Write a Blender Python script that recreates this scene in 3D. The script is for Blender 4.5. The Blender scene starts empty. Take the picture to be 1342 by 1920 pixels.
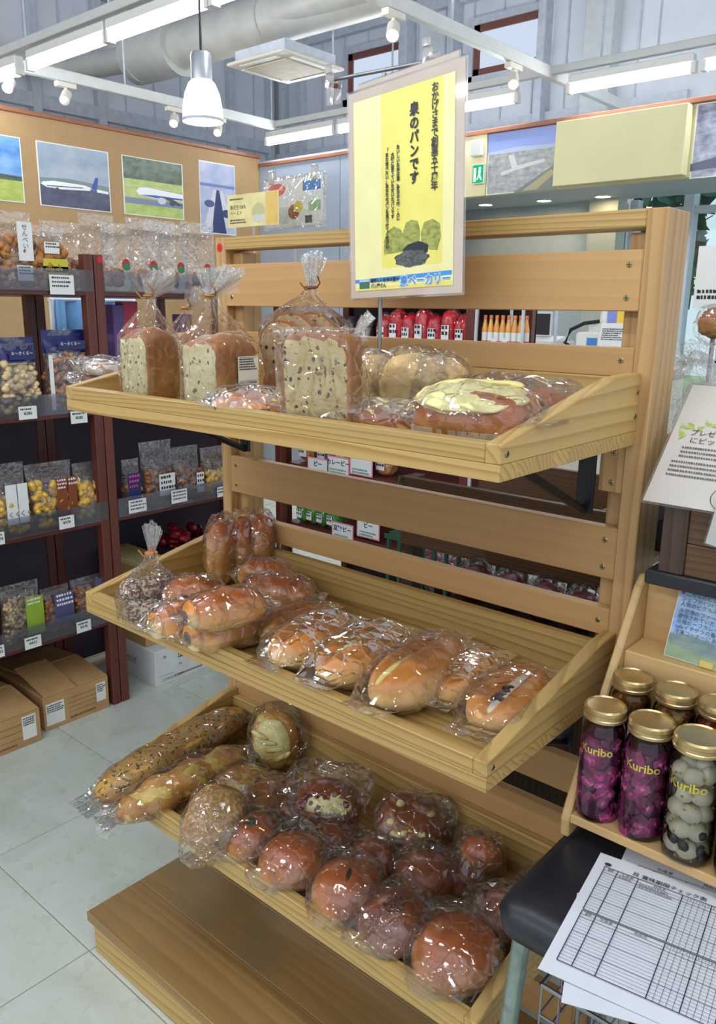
import bpy, bmesh, math, random
from mathutils import Vector, Matrix, noise
random.seed(7)
SC = bpy.context.scene
COL = SC.collection
# ---------------------------------------------------------------- camera
CAMP = Vector((1.234978, -1.013199, 1.199430))
FPX = 1522.975
RCAM = Matrix.Rotation(math.radians(40.916978), 3, 'Z') @ Matrix.Rotation(math.radians(75.85792), 3, 'X') @ Matrix.Rotation(math.radians(0.719467), 3, 'Z')
cd = bpy.data.cameras.new('camera')
cam = bpy.data.objects.new('camera', cd)
COL.objects.link(cam)
cam.matrix_world = Matrix.Translation(CAMP) @ RCAM.to_4x4()
cd.sensor_fit = 'VERTICAL'
cd.sensor_height = 36.0
cd.lens = FPX / 1920 * 36.0
cd.clip_start = 0.02
cd.clip_end = 200
SC.camera = cam
# ---------------------------------------------------------------- world, exposure
def S(r, g, b, a=1.0):
    def c(x):
        x /= 255.0
        return x / 12.92 if x <= 0.04045 else ((x + 0.055) / 1.055) ** 2.4
    return (c(r), c(g), c(b), a)
w = bpy.data.worlds.new('world')
SC.world = w
w.use_nodes = True
bg = w.node_tree.nodes['Background']
bg.inputs[0].default_value = S(226, 234, 244)
bg.inputs[1].default_value = 1.3
vs = SC.view_settings
vs.view_transform = 'Standard'
vs.look = 'None'
vs.gamma = 1.0
vs.use_curve_mapping = False
vs.exposure = -0.12
cy = SC.cycles
cy.transparent_max_bounces = 24
cy.max_bounces = 7
cy.adaptive_threshold = 0.035
cy.transmission_bounces = 8
cy.glossy_bounces = 3
cy.diffuse_bounces = 3
cy.caustics_reflective = False
cy.caustics_refractive = False
cy.sample_clamp_indirect = 6.0
TUBE_RADIANCE = 42.0
# ---------------------------------------------------------------- helpers
def at(u, v, ax, val):
    """point of the plane ax = val seen through pixel u, v of the 1342 x 1920 frame"""
    d = RCAM @ Vector(((u - 671) / FPX, -(v - 960) / FPX, -1))
    i = 'xyz'.index(ax)
    return CAMP + d * ((val - CAMP[i]) / d[i])
class MB:
    def __init__(s):
        s.v = []; s.f = []; s.m = []
    def add(s, vs, fs, mi=0):
        o = len(s.v); s.v += [tuple(x) for x in vs]
        for f in fs:
            s.f.append(tuple(i + o for i in f)); s.m.append(mi)
        return s
    def box(s, x0, x1, y0, y1, z0, z1, mi=0, M=None):
        vs = [Vector((x, y, z)) for z in (z0, z1) for y in (y0, y1) for x in (x0, x1)]
        if M: vs = [M @ p for p in vs]
        return s.add(vs, [(0, 2, 3, 1), (4, 5, 7, 6), (0, 1, 5, 4), (2, 6, 7, 3), (0, 4, 6, 2), (1, 3, 7, 5)], mi)
    def prism(s, pts, d0, d1, ax='x', mi=0):
        """pts are 2-D in the two other axes (y,z), (x,z) or (x,y)"""
        def mk(a, b, d): return {'x': (d, a, b), 'y': (a, d, b), 'z': (a, b, d)}[ax]
        n = len(pts)
        vs = [mk(a, b, d0) for a, b in pts] + [mk(a, b, d1) for a, b in pts]
        fs = [tuple(range(n))[::-1], tuple(range(n, 2 * n))] + [(i, (i + 1) % n, n + (i + 1) % n, n + i) for i in range(n)]
        return s.add(vs, fs, mi)
    def loft(s, rings, cap=True, mi=0, close=True):
        n = len(rings[0]); o = len(s.v)
        for r in rings: s.v += [tuple(p) for p in r]
        for k in range(len(rings) - 1):
            for i in range(n if close else n - 1):
                j = (i + 1) % n
                s.f.append((o + k * n + i, o + k * n + j, o + (k + 1) * n + j, o + (k + 1) * n + i)); s.m.append(mi)
        if cap and close:
            s.f.append(tuple(o + i for i in range(n))[::-1]); s.m.append(mi)
            q = o + (len(rings) - 1) * n
            s.f.append(tuple(q + i for i in range(n))); s.m.append(mi)
        return s
    def lathe(s, prof, n=20, c=(0, 0, 0), mi=0, cap=True):
        return s.loft([[(c[0] + r * math.cos(2 * math.pi * i / n), c[1] + r * math.sin(2 * math.pi * i / n), c[2] + z) for i in range(n)] for r, z in prof], cap, mi)
    def tube(s, path, r, n=8, mi=0, cap=True):
        P = [Vector(p) for p in path]; rings = []
        up = Vector((0, 0, 1))
        for k, p in enumerate(P):
            t = (P[min(k + 1, len(P) - 1)] - P[max(k - 1, 0)]).normalized()
            a = up if abs(t.dot(up)) < 0.9 else Vector((1, 0, 0))
            x = t.cross(a).normalized(); y = t.cross(x).normalized()
            rr = r[k] if isinstance(r, (list, tuple)) else r
            rings.append([p + (x * math.cos(2 * math.pi * i / n) + y * math.sin(2 * math.pi * i / n)) * rr for i in range(n)])
        return s.loft(rings, cap, mi)
    def ball(s, c, r, nu=10, nv=7, mi=0, M=None):
        r = r if isinstance(r, (list, tuple)) else (r, r, r)
        rings = []
        for k in range(1, nv):
            t = math.pi * k / nv
            ring = [Vector((r[0] * math.sin(t) * math.cos(2 * math.pi * i / nu), r[1] * math.sin(t) * math.sin(2 * math.pi * i / nu), -r[2] * math.cos(t))) for i in range(nu)]
            rings.append([Vector(c) + (M @ p if M else p) for p in ring])
        return s.loft(rings, True, mi)
def obj(name, mb, mats, parent=None, loc=(0, 0, 0), rot=(0, 0, 0), smooth=None, bevel=0.0, seg=1):
    me = bpy.data.meshes.new(name)
    me.from_pydata(mb.v, [], mb.f)
    if not isinstance(mats, (list, tuple)): mats = [mats]
    for m in mats: me.materials.append(m)
    if len(mats) > 1: me.polygons.foreach_set('material_index', mb.m)
    if bevel:
        bm = bmesh.new(); bm.from_mesh(me)
        bmesh.ops.recalc_face_normals(bm, faces=bm.faces)
        bmesh.ops.bevel(bm, geom=[e for e in bm.edges if len(e.link_faces) == 2 and e.calc_face_angle(0) > 0.5], offset=bevel, segments=seg, affect='EDGES', profile=0.5)
        bm.to_mesh(me); bm.free()
    else:
        bm = bmesh.new(); bm.from_mesh(me)
        bmesh.ops.recalc_face_normals(bm, faces=bm.faces)
        bm.to_mesh(me); bm.free()
    if smooth is not None:
        me.polygons.foreach_set('use_smooth', [True] * len(me.polygons))
        if smooth < 180: me.set_sharp_from_angle(angle=math.radians(smooth))
    o = bpy.data.objects.new(name, me)
    COL.objects.link(o)
    o.location = loc; o.rotation_euler = rot
    if parent: o.parent = parent
    return o
def tag(o, label, cat, group=None, kind=None):
    o['label'] = label; o['category'] = cat
    if group: o['group'] = group
    if kind: o['kind'] = kind
    return o
def thing(name, label, cat, loc=(0, 0, 0), rot=(0, 0, 0), group=None):
    o = bpy.data.objects.new(name, None); COL.objects.link(o)
    o.empty_display_size = 0.05
    o.location = loc; o.rotation_euler = rot if isinstance(rot, (list, tuple)) else (0, 0, rot)
    return tag(o, label, cat, group)
def struct(o):
    o['kind'] = 'structure'; return o
def dup(root, loc=None, rot=None, label=None, group=None):
    r = root.copy(); COL.objects.link(r)
    if loc is not None: r.location = loc
    if rot is not None: r.rotation_euler = rot if isinstance(rot, (list, tuple)) else (0, 0, rot)
    if label: r['label'] = label
    if group: r['group'] = group
    for ch in list(root.children):
        c = ch.copy(); COL.objects.link(c); c.parent = r
        for g in list(ch.children):
            d = g.copy(); COL.objects.link(d); d.parent = c
    return r
def copy_part(o, parent, loc, rot=(0, 0, 0)):
    c = o.copy(); COL.objects.link(c); c.parent = parent; c.location = loc; c.rotation_euler = rot
    return c
def text(name, s, size, mat, parent, loc, rot=(0, 0, 0), vertical=False, align='LEFT', sx=1.0, gap=1.0, bold=0.0, depth=0.0, spacing=None):
    """flat lettering as a mesh part; vertical stacks the characters downwards"""
    cu = bpy.data.curves.new(name, 'FONT')
    cu.body = '\n'.join(s) if vertical else s
    cu.size = size; cu.align_x = 'CENTER' if vertical else align
    cu.space_line = spacing or (gap if vertical else 1.15)
    cu.resolution_u = 2
    if bold: cu.offset = bold
    if depth: cu.extrude = depth
    t = bpy.data.objects.new('tmp', cu); COL.objects.link(t)
    dg = bpy.context.evaluated_depsgraph_get()
    me = bpy.data.meshes.new_from_object(t.evaluated_get(dg))
    bpy.data.objects.remove(t); bpy.data.curves.remove(cu)
    me.materials.clear(); me.materials.append(mat)
    if sx != 1.0:
        for v in me.vertices: v.co.x *= sx
    o = bpy.data.objects.new(name, me); COL.objects.link(o)
    o.location = loc; o.rotation_euler = rot
    if parent: o.parent = parent
    return o
# ---------------------------------------------------------------- materials
_mats = {}
class NT:
    def __init__(s, name):
        s.m = bpy.data.materials.new(name); s.m.use_nodes = True
        s.t = s.m.node_tree; s.t.nodes.clear()
        s.out = s.n('ShaderNodeOutputMaterial')
    def n(s, ty, **kw):
        nd = s.t.nodes.new(ty)
        for k, v in kw.items(): setattr(nd, k, v)
        return nd
    def l(s, a, b): s.t.links.new(a, b)
    def coords(s, kind='Object', rnd=0.0, scale=(1, 1, 1)):
        tc = s.n('ShaderNodeTexCoord'); o = tc.outputs[kind]
        mp = s.n('ShaderNodeMapping'); mp.inputs['Scale'].default_value = scale
        s.l(o, mp.inputs['Vector'])
        if rnd:
            oi = s.n('ShaderNodeObjectInfo'); mu = s.n('ShaderNodeMath', operation='MULTIPLY'); mu.inputs[1].default_value = rnd
            s.l(oi.outputs['Random'], mu.inputs[0]); s.l(mu.outputs[0], mp.inputs['Location'])
        return mp.outputs[0]
    def noise(s, vec, scale, detail=3, rough=0.55, dist=0.0):
        nd = s.n('ShaderNodeTexNoise'); nd.inputs['Scale'].default_value = scale; nd.inputs['Detail'].default_value = detail
        nd.inputs['Roughness'].default_value = rough; nd.inputs['Distortion'].default_value = dist
        if vec: s.l(vec, nd.inputs['Vector'])
        return nd.outputs['Fac']
    def ramp(s, fac, stops, interp='LINEAR'):
        r = s.n('ShaderNodeValToRGB'); e = r.color_ramp.elements; r.color_ramp.interpolation = interp
        while len(e) < len(stops): e.new(0.5)
        for k, (p, c) in enumerate(stops): e[k].position = p; e[k].color = c
        s.l(fac, r.inputs[0]); return r.outputs[0]
    def mix(s, fac, a, b, mode='MIX'):
        m = s.n('ShaderNodeMix', data_type='RGBA', blend_type=mode)
        for inp, val in ((m.inputs[0], fac), (m.inputs[6], a), (m.inputs[7], b)):
            if isinstance(val, (float, int)): inp.default_value = val
            elif isinstance(val, tuple): inp.default_value = val
            else: s.l(val, inp)
        return m.outputs[2]
    def math(s, op, a, b=None, c=0.0):
        m = s.n('ShaderNodeMath', operation=op)
        for inp, val in ((m.inputs[0], a), (m.inputs[1], b), (m.inputs[2], c)):
            if val is None: continue
            if isinstance(val, (float, int)): inp.default_value = val
            else: s.l(val, inp)
        return m.outputs[0]
    def bump(s, h, strength, dist=0.002):
        b = s.n('ShaderNodeBump'); b.inputs['Strength'].default_value = strength; b.inputs['Distance'].default_value = dist
        s.l(h, b.inputs['Height']); return b.outputs[0]
    def bsdf(s, col, rough=0.5, metal=0.0, normal=None, spec=0.5, **kw):
        b = s.n('ShaderNodeBsdfPrincipled')
        if isinstance(col, tuple): b.inputs['Base Color'].default_value = col
        else: s.l(col, b.inputs['Base Color'])
        if isinstance(rough, float): b.inputs['Roughness'].default_value = rough
        else: s.l(rough, b.inputs['Roughness'])
        b.inputs['Metallic'].default_value = metal; b.inputs['Specular IOR Level'].default_value = spec
        for k, v in kw.items(): b.inputs[k.replace('_', ' ')].default_value = v
        if normal: s.l(normal, b.inputs['Normal'])
        return b.outputs[0]
    def done(s, sh):
        s.l(sh, s.out.inputs[0]); return s.m
def plain(name, c, rough=0.5, metal=0.0, var=0.06, vs=20.0, bump=0.0, bs=200.0, spec=0.5, rnd=7.0, stretch=(1, 1, 1), **kw):
    if name in _mats: return _mats[name]
    k = NT(name); col = S(*c)
    vec = k.coords('Object', rnd, stretch)
    f = k.noise(vec, vs, 3)
    d = tuple(min(1, x * (1 - var * 2)) for x in col[:3]) + (1,)
    e = tuple(min(1, x * (1 + var * 2)) for x in col[:3]) + (1,)
    cc = k.ramp(f, [(0.3, d), (0.7, e)]) if var else col
    nrm = k.bump(k.noise(vec, bs, 3), bump) if bump else None
    _mats[name] = k.done(k.bsdf(cc, rough, metal, nrm, spec, **kw)); return _mats[name]
def emit(name, c, strength):
    if name in _mats: return _mats[name]
    k = NT(name); e = k.n('ShaderNodeEmission'); e.inputs[0].default_value = S(*c); e.inputs[1].default_value = strength
    _mats[name] = k.done(e.outputs[0]); return _mats[name]
def wood(name, axis, light, dark, ring=55.0, along=1.2, rough=0.45, contrast=1.0, dirt=None, coat=0.0, streak=0.35):
    """pine: growth rings about an axis that lies beside the board, drawn out along its length"""
    if name in _mats: return _mats[name]
    k = NT(name)
    tc = k.n('ShaderNodeTexCoord'); oi = k.n('ShaderNodeObjectInfo')
    sc = {'x': (along * 0.06, 1, 1), 'y': (1, along * 0.06, 1), 'z': (1, 1, along * 0.06)}[axis]
    mp = k.n('ShaderNodeMapping'); mp.inputs['Scale'].default_value = sc
    k.l(tc.outputs['Object'], mp.inputs['Vector'])
    va = k.n('ShaderNodeVectorMath', operation='MULTIPLY_ADD')
    cr = k.n('ShaderNodeCombineXYZ')
    for i in range(3):
        mm = k.math('MULTIPLY', oi.outputs['Random'], (13.7, 29.3, 41.9)[i]); fr = k.math('FRACT', mm)
        k.l(k.math('MULTIPLY_ADD', fr, 0.10), cr.inputs[i])
    k.l(cr.outputs[0], va.inputs[0]); va.inputs[1].default_value = (1, 1, 1); k.l(mp.outputs[0], va.inputs[2])
    vec = va.outputs[0]
    # low-frequency wobble
    nz = k.n('ShaderNodeTexNoise'); nz.inputs['Scale'].default_value = 9; nz.inputs['Detail'].default_value = 2
    k.l(vec, nz.inputs['Vector'])
    ad = k.n('ShaderNodeVectorMath', operation='MULTIPLY_ADD'); k.l(nz.outputs['Color'], ad.inputs[0]); ad.inputs[1].default_value = (0.07, 0.07, 0.07); k.l(vec, ad.inputs[2])
    off = k.n('ShaderNodeVectorMath', operation='ADD'); k.l(ad.outputs[0], off.inputs[0]); off.inputs[1].default_value = (0.045, 0.045, 0.045)
    wv = k.n('ShaderNodeTexWave', wave_type='RINGS', rings_direction=axis.upper(), wave_profile='SAW'); wv.inputs['Scale'].default_value = ring; wv.inputs['Distortion'].default_value = 0.6
    wv.inputs['Detail'].default_value = 1.0
    k.l(off.outputs[0], wv.inputs['Vector'])
    fs = {'x': (4, 260, 260), 'y': (260, 4, 260), 'z': (260, 260, 4)}[axis]
    mp2 = k.n('ShaderNodeMapping'); mp2.inputs['Scale'].default_value = fs; k.l(tc.outputs['Object'], mp2.inputs['Vector'])
    fine = k.noise(mp2.outputs[0], 1.0, 2)
    col = k.ramp(wv.outputs['Fac'], [(0.0, S(*light)), (0.62, S(*[l * .8 + d * .2 for l, d in zip(light, dark)])), (0.9, S(*[l * (1 - .75 * contrast) + d * .75 * contrast for l, d in zip(light, dark)])), (1.0, S(*[l * .75 + d * .25 for l, d in zip(light, dark)]))])
    col = k.mix(k.math('MULTIPLY', fine, streak), col, S(*dark))
    hv = k.n('ShaderNodeHueSaturation'); k.l(col, hv.inputs['Color'])
    k.l(k.math('MULTIPLY_ADD', oi.outputs['Random'], 0.16, 0.92), hv.inputs['Value'])
    col = hv.outputs[0]
    big = k.noise(k.coords('Object', 11, (1, 1, 1)), 5, 4)
    if dirt: col = k.mix(k.ramp(big, [(0.42, (0, 0, 0, 1)), (0.62, (1, 1, 1, 1))]), col, S(*dirt))
    nrm = k.bump(fine, 0.12, 0.0006)
    _mats[name] = k.done(k.bsdf(col, rough, 0, nrm, 0.4, Coat_Weight=coat, Coat_Roughness=0.2)); return _mats[name]
def film(name, tint=(255, 255, 255), veil=0.05, gloss=1.0, rough=0.09, bs=70.0, bump=0.5, ior=1.45, op=0.0):
    """thin clear plastic sheet: lets light straight through, mirrors at its creases"""
    if name in _mats: return _mats[name]
    k = NT(name)
    vec = k.coords('Object', 9)
    vo = k.n('ShaderNodeTexVoronoi', feature='DISTANCE_TO_EDGE'); vo.inputs['Scale'].default_value = bs
    nz = k.n('ShaderNodeTexNoise'); nz.inputs['Scale'].default_value = bs * 0.5; k.l(vec, nz.inputs['Vector'])
    ad = k.n('ShaderNodeVectorMath', operation='MULTIPLY_ADD'); k.l(nz.outputs['Color'], ad.inputs[0]); ad.inputs[1].default_value = (0.02, 0.02, 0.02); k.l(vec, ad.inputs[2])
    k.l(ad.outputs[0], vo.inputs['Vector'])
    h = k.math('ADD', k.math('MULTIPLY', k.math('MINIMUM', vo.outputs[0], 0.12), 3.0), k.math('MULTIPLY', nz.outputs['Fac'], 0.5))
    nrm = k.bump(h, bump, 0.006)
    tr = k.n('ShaderNodeBsdfTransparent'); tr.inputs[0].default_value = S(*tint)
    gl = k.n('ShaderNodeBsdfGlossy'); gl.inputs['Roughness'].default_value = rough; gl.inputs[0].default_value = (1, 1, 1, 1); k.l(nrm, gl.inputs['Normal'])
    fr = k.n('ShaderNodeFresnel'); fr.inputs[0].default_value = ior; k.l(nrm, fr.inputs['Normal'])
    fac = k.math('MINIMUM', k.math('MULTIPLY', fr.outputs[0], 1.6 * gloss), 0.62)
    m1 = k.n('ShaderNodeMixShader'); k.l(fac, m1.inputs[0]); k.l(tr.outputs[0], m1.inputs[1]); k.l(gl.outputs[0], m1.inputs[2])
    df = k.n('ShaderNodeBsdfDiffuse'); df.inputs[0].default_value = S(*[min(255, t) for t in tint])
    m2 = k.n('ShaderNodeMixShader'); m2.inputs[0].default_value = veil + op; k.l(m1.outputs[0], m2.inputs[1]); k.l(df.outputs[0], m2.inputs[2])
    _mats[name] = k.done(m2.outputs[0]); return _mats[name]
def crust(name, top, side, base=None, spot=None, sscale=120.0, sth=0.62, rough=0.35, bump=0.15, bs=60.0, grad=(0.25, 0.75), coat=0.15, blot=0.35):
    """baked dough: colour goes from the pale foot to the browned top, with darker blotches"""
    if name in _mats: return _mats[name]
    k = NT(name)
    g = k.n('ShaderNodeTexCoord'); sep = k.n('ShaderNodeSeparateXYZ'); k.l(g.outputs['Generated'], sep.inputs[0])
    vec = k.coords('Object', 13)
    n1 = k.noise(vec, 16, 3); n2 = k.noise(vec, 45, 4)
    h = k.math('ADD', sep.outputs[2], k.math('MULTIPLY_ADD', n1, 0.5, -0.25))
    st = [(grad[0], S(*side)), (grad[1], S(*top))]
    if base: st = [(max(0.0, grad[0] - 0.2), S(*base))] + st
    col = k.ramp(h, st)
    col = k.mix(k.math('MULTIPLY', k.ramp(n2, [(0.45, (0, 0, 0, 1)), (0.75, (1, 1, 1, 1))]), blot), col, S(*[x * .6 for x in top]))
    height = n2
    if spot:
        sp = k.noise(vec, sscale, 2, 0.5)
        mask = k.ramp(sp, [(sth, (0, 0, 0, 1)), (sth + 0.04, (1, 1, 1, 1))])
        col = k.mix(mask, col, S(*spot))
    fine = k.noise(vec, bs * 4, 3)
    nrm = k.bump(k.math('ADD', n2, k.math('MULTIPLY', fine, 0.4)), bump, 0.004)
    _mats[name] = k.done(k.bsdf(col, rough, 0, nrm, 0.5, Coat_Weight=coat, Coat_Roughness=0.25)); return _mats[name]
def crumb(name, c, c2, spot=None, sscale=45.0, sth=0.6, bump=0.5, spot2=None):
    """open crumb of a cut loaf, with raisins, beans or olives in it"""
    if name in _mats: return _mats[name]
    k = NT(name); vec = k.coords('Object', 3)
    n1 = k.noise(vec, 60, 4); col = k.ramp(n1, [(0.3, S(*c2)), (0.65, S(*c))])
    hgt = k.noise(vec, 300, 2)
    if spot:
        vo = k.n('ShaderNodeTexVoronoi'); vo.inputs['Scale'].default_value = sscale
        k.l(vec, vo.inputs['Vector'])
        nz = k.noise(vec, sscale * 2.0, 2)
        d = k.math('ADD', vo.outputs['Distance'], k.math('MULTIPLY', nz, 0.55))
        mk = k.ramp(d, [(sth, (1, 1, 1, 1)), (sth + 0.06, (0, 0, 0, 1))])
        col = k.mix(mk, col, S(*spot))
        n3 = k.noise(vec, sscale * 1.7, 2, 0.5)
        col = k.mix(k.ramp(n3, [(0.64, (0, 0, 0, 1)), (0.7, (0.75, 0.75, 0.75, 1))]), col, S(*[x * 1.15 for x in spot]))
        col = k.mix(k.ramp(k.noise(vec, 22, 3), [(0.45, (0, 0, 0, 1)), (0.75, (0.55, 0.55, 0.55, 1))]), col, S(*c2))
    _mats[name] = k.done(k.bsdf(col, 0.8, 0, k.bump(hgt, bump, 0.002), 0.2)); return _mats[name]
# ================================================================ the setting
M_tile = None
def tile_mat():
    k = NT('floor_tile')
    vec = k.coords('Object', 31)
    a = k.noise(vec, 5, 5, 0.6, 0.6); b = k.noise(vec, 22, 4, 0.6)
    col = k.ramp(a, [(0.3, S(190, 198, 184)), (0.5, S(206, 214, 204)), (0.7, S(196, 203, 188))])
    col = k.mix(k.ramp(b, [(0.6, (0, 0, 0, 1)), (0.9, (0.28, 0.28, 0.28, 1))]), col, S(158, 162, 146))
    rg = k.ramp(b, [(0.3, (0.22, 0.22, 0.22, 1)), (0.7, (0.42, 0.42, 0.42, 1))])
    return k.done(k.bsdf(col, rg, 0, k.bump(b, 0.04), 0.5))
M_tile = tile_mat()
M_grout = plain('grout', (150, 150, 138), 0.8)
fl = struct(obj('floor', MB().box(-6, 3.2, -4.5, 9, -0.06, -0.0015), M_grout))
T = 0.397
tm = None
for i in range(-12, 5):
    for j in range(-4, 12):
        x0 = 0.003 + i * T; y0 = -0.36 + j * T
        if x0 > 1.3 or y0 > 3.3 or x0 < -3.6: continue
        if tm is None:
            tm = obj('floor_tile', MB().box(0.0012, T - 0.0012, 0.0012, T - 0.0012, -0.012, 0.0), M_tile, fl, bevel=0.0008)
            tm.location = (x0, y0, 0)
        else: copy_part(tm, fl, (x0, y0, 0))
M_tan = plain('tan_wallpaper', (172, 140, 98), 0.75, var=0.02, bump=0.05, bs=300)
M_bluewall = plain('blue_grey_panel', (158, 170, 186), 0.6, var=0.03, vs=3)
M_trimbrown = plain('red_brown_trim', (150, 96, 70), 0.5, var=0.05)
M_hall = plain('grey_siding', (222, 227, 234), 0.65, var=0.04, vs=2)
M_steel = plain('grey_painted_steel', (198, 204, 214), 0.5, var=0.05)
M_steel_l = plain('pale_painted_column', (206, 212, 212), 0.5, var=0.03)
M_white = plain('white_paint', (232, 232, 228), 0.4, var=0.01)
M_offwhite = plain('off_white_plastic', (226, 222, 208), 0.4, var=0.02)
M_cream = plain('cream_panel', (232, 224, 176), 0.7, var=0.02, vs=4)
M_dark = plain('dark_void', (28, 26, 30), 0.7)
XW, YB = -3.6, 3.4
wl = struct(obj('wall_left', MB().box(XW - 0.06, XW, -3.4, YB, 0, 2.26), M_tan))
struct(obj('trim_1', MB().box(XW - 0.07, XW + 0.012, -3.4, YB, 2.26, 2.285), M_trimbrown, bevel=0.003))
wb = struct(obj('wall_back', MB().box(XW - 0.06, -1.92, YB, YB + 0.06, 0, 2.24), M_steel))
for zz in (0.0, 0.62, 1.24, 1.62):          # blue-grey wall panels with open joints
    for a, b in ((XW, -2.78), (-2.78, -1.92)):
        obj('wall_panel', MB().box(a + 0.003, b - 0.003, YB - 0.012, YB, zz + 0.003, (zz + 0.617 if zz < 1.2 else (1.617 if zz < 1.5 else 2.237))), M_bluewall, wb)
struct(obj('trim_2', MB().box(XW, 0.6, YB - 0.022, YB + 0.07, 2.2, 2.225), M_trimbrown, bevel=0.003))
# beam over the opening with its cream panels
fb = struct(obj('wall_beam', MB().box(-1.92, 0.6, YB + 0.005, YB + 0.06, 1.86, 2.2), M_cream))
obj('cream_panel', MB().box(-1.92, -1.61, YB - 0.012, YB + 0.005, 1.858, 2.2), M_cream, fb, bevel=0.002)
cp = obj('cream_panel', MB().box(-1.13, -0.415, YB - 0.07, YB + 0.005, 1.865, 2.195), M_cream, fb, bevel=0.003)
# the hall around the shop
hw = struct(obj('wall_hall_back', MB().box(-5.1, -1.36, 4.88, 4.96, 0, 4.6), M_hall))
struct(obj('wall_hall_upper', MB().box(-1.36, 3.2, 4.88, 4.96, 2.05, 4.6), M_hall))
hl = struct(obj('wall_hall_left', MB().box(-5.1, -5.0, -4.5, 4.88, 0, 4.6), M_hall))
struct(obj('ceiling', MB().box(-5.1, 3.2, -4.5, 4.96, 4.6, 4.7), plain('grey_deck', (206, 210, 216), 0.7)))
for i in range(24):     # standing seams of the siding
    y = 4.6 - i * 0.28
    if y > -1: obj('siding_seam', MB().box(-5.0, -4.988, y, y + 0.012, 0, 4.6), M_steel, hl)
for i in range(14):
    obj('siding_seam', MB().box(-4.9 + i * 0.27, -4.888 + i * 0.27, 4.868, 4.88, 0 if i > 20 else 2.3, 4.6), M_steel, hw)
for k_, y in enumerate((4.78, 4.3, 2.95, 2.4, 1.4)):
    obj('wall_post', MB().box(-5.0, -4.93, y - 0.035, y + 0.035, 0, 4.6), M_steel, hl, bevel=0.004)
for z in (2.62, 3.5):
    obj('wall_girt', MB().box(-5.0, -4.94, -1, 4.8, z, z + 0.1), M_steel, hl)
    obj('wall_girt', MB().box(-4.93, -1.0 if z < 3 else 3.0, 4.82, 4.88, z - (0.12 if z < 3 else 0), z + (0.0 if z < 3 else .1)), M_steel, hw)
for x in (-4.86, -4.62):
    obj('wall_post', MB().box(x, x + 0.06, 4.8, 4.88, 0, 4.6), M_steel, hw, bevel=0.004)
for x0, x1, m in ((-2.1, -2.04, M_steel), (-2.9, -2.84, M_steel), (-3.38, -3.3, M_steel), (-1.73, -1.52, M_steel_l)):
    struct(obj('trim_column', MB().box(x0, x1, 4.74, 4.88, 0, 4.6), m, bevel=0.004))
M_pane = emit('daylit_frosted_pane', (206, 220, 240), 1.1)
M_red = plain('red_brown_frame', (128, 78, 66), 0.5)
for n_, (x0, x1, z0, z1) in enumerate(((-4.02, -3.4, 2.98, 3.34), (-2.71, -2.1, 2.96, 3.32))):
    wn = struct(obj('window_%d' % (n_ + 1), MB().box(x0, x1, 4.845, 4.88, z0, z0 + 0.05).box(x0, x1, 4.845, 4.88, z1 - 0.05, z1).box(x0, x0 + 0.05, 4.845, 4.88, z0, z1).box(x1 - 0.05, x1, 4.845, 4.88, z0, z1), M_red))
    obj('pane', MB().box(x0 + 0.05, x1 - 0.05, 4.862, 4.87, z0 + 0.05, z1 - 0.05), M_pane, wn)
    obj('window_frame', MB().box(x0 - 0.05, x1 + 0.05, 4.83, 4.88, z1, z1 + 0.05).box(x0 - 0.05, x0, 4.83, 4.88, z0 - .05, z1).box(x1, x1 + 0.05, 4.83, 4.88, z0 - .05, z1).box(x0 - 0.05, x1 + 0.05, 4.83, 4.88, z0 - .05, z0), M_steel, wn)
# back room: low ceiling with downlights, glazed front on the right
M_ceil = plain('pale_ceiling', (210, 220, 228), 0.6, var=0.01)
cl = struct(obj('ceiling_backroom', MB().box(-4.9, 0.6, YB + 0.07, 4.73, 1.95, 1.98), M_ceil))
for k_, p in enumerate(((-1.79, 4.44), (-1.364, 4.468), (-2.25, 4.4))):
    t = thing('downlight', 'round warm downlight in low back-room ceiling', 'downlight', (p[0], p[1], 1.95), group='downlights of the back room')
    obj('trim_ring', MB().lathe([(0.062, 0), (0.062, -0.006), (0.05, -0.008), (0.048, 0)], 20), M_white, t, smooth=40)
    obj('lens', MB().lathe([(0.047, -0.003), (0.02, -0.005), (0.001, -0.006)], 20), emit('warm_downlight', (255, 226, 176), 45), t)
struct(obj('wall_backroom', MB().box(-4.9, -1.52, 4.70, 4.74, 0, 1.95), plain('pale_blue_wall', (206, 220, 226), 0.6, var=0.02)))
struct(obj('trim_backroom_column', MB().box(-1.52, -1.31, 4.60, 4.75, 0, 1.95), plain('pale_green_column', (206, 212, 200), 0.6, var=0.02)))
M_frame = plain('white_aluminium', (214, 224, 234), 0.35, 0.2, var=0.02)
def glass_mat():
    k = NT('window_glass'); tr = k.n('ShaderNodeBsdfTransparent'); tr.inputs[0].default_value = (0.86, 0.95, 0.95, 1)
    gl = k.n('ShaderNodeBsdfGlossy'); gl.inputs['Roughness'].default_value = 0.02
    m = k.n('ShaderNodeMixShader'); m.inputs[0].default_value = 0.08
    k.l(tr.outputs[0], m.inputs[1]); k.l(gl.outputs[0], m.inputs[2]); return k.done(m.outputs[0])
M_glass = glass_mat()
wf = struct(obj('window_3', MB().box(-1.31, -1.25, 4.80, 4.88, 0, 1.95).box(-0.93, -0.86, 4.78, 4.88, 0, 2.05).box(-0.62, -0.57, 4.80, 4.88, 0, 2.05).box(-0.3, -0.25, 4.80, 4.88, 0, 2.05).box(0.2, 0.25, 4.80, 4.88, 0, 2.05).box(-1.25, 1.2, 4.80, 4.88, 1.84, 1.885).box(-1.25, 1.2, 4.80, 4.88, 0.0, 0.06).box(-1.25, 1.2, 4.80, 4.88, 0.86, 0.88), M_frame, bevel=0.003))
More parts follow.
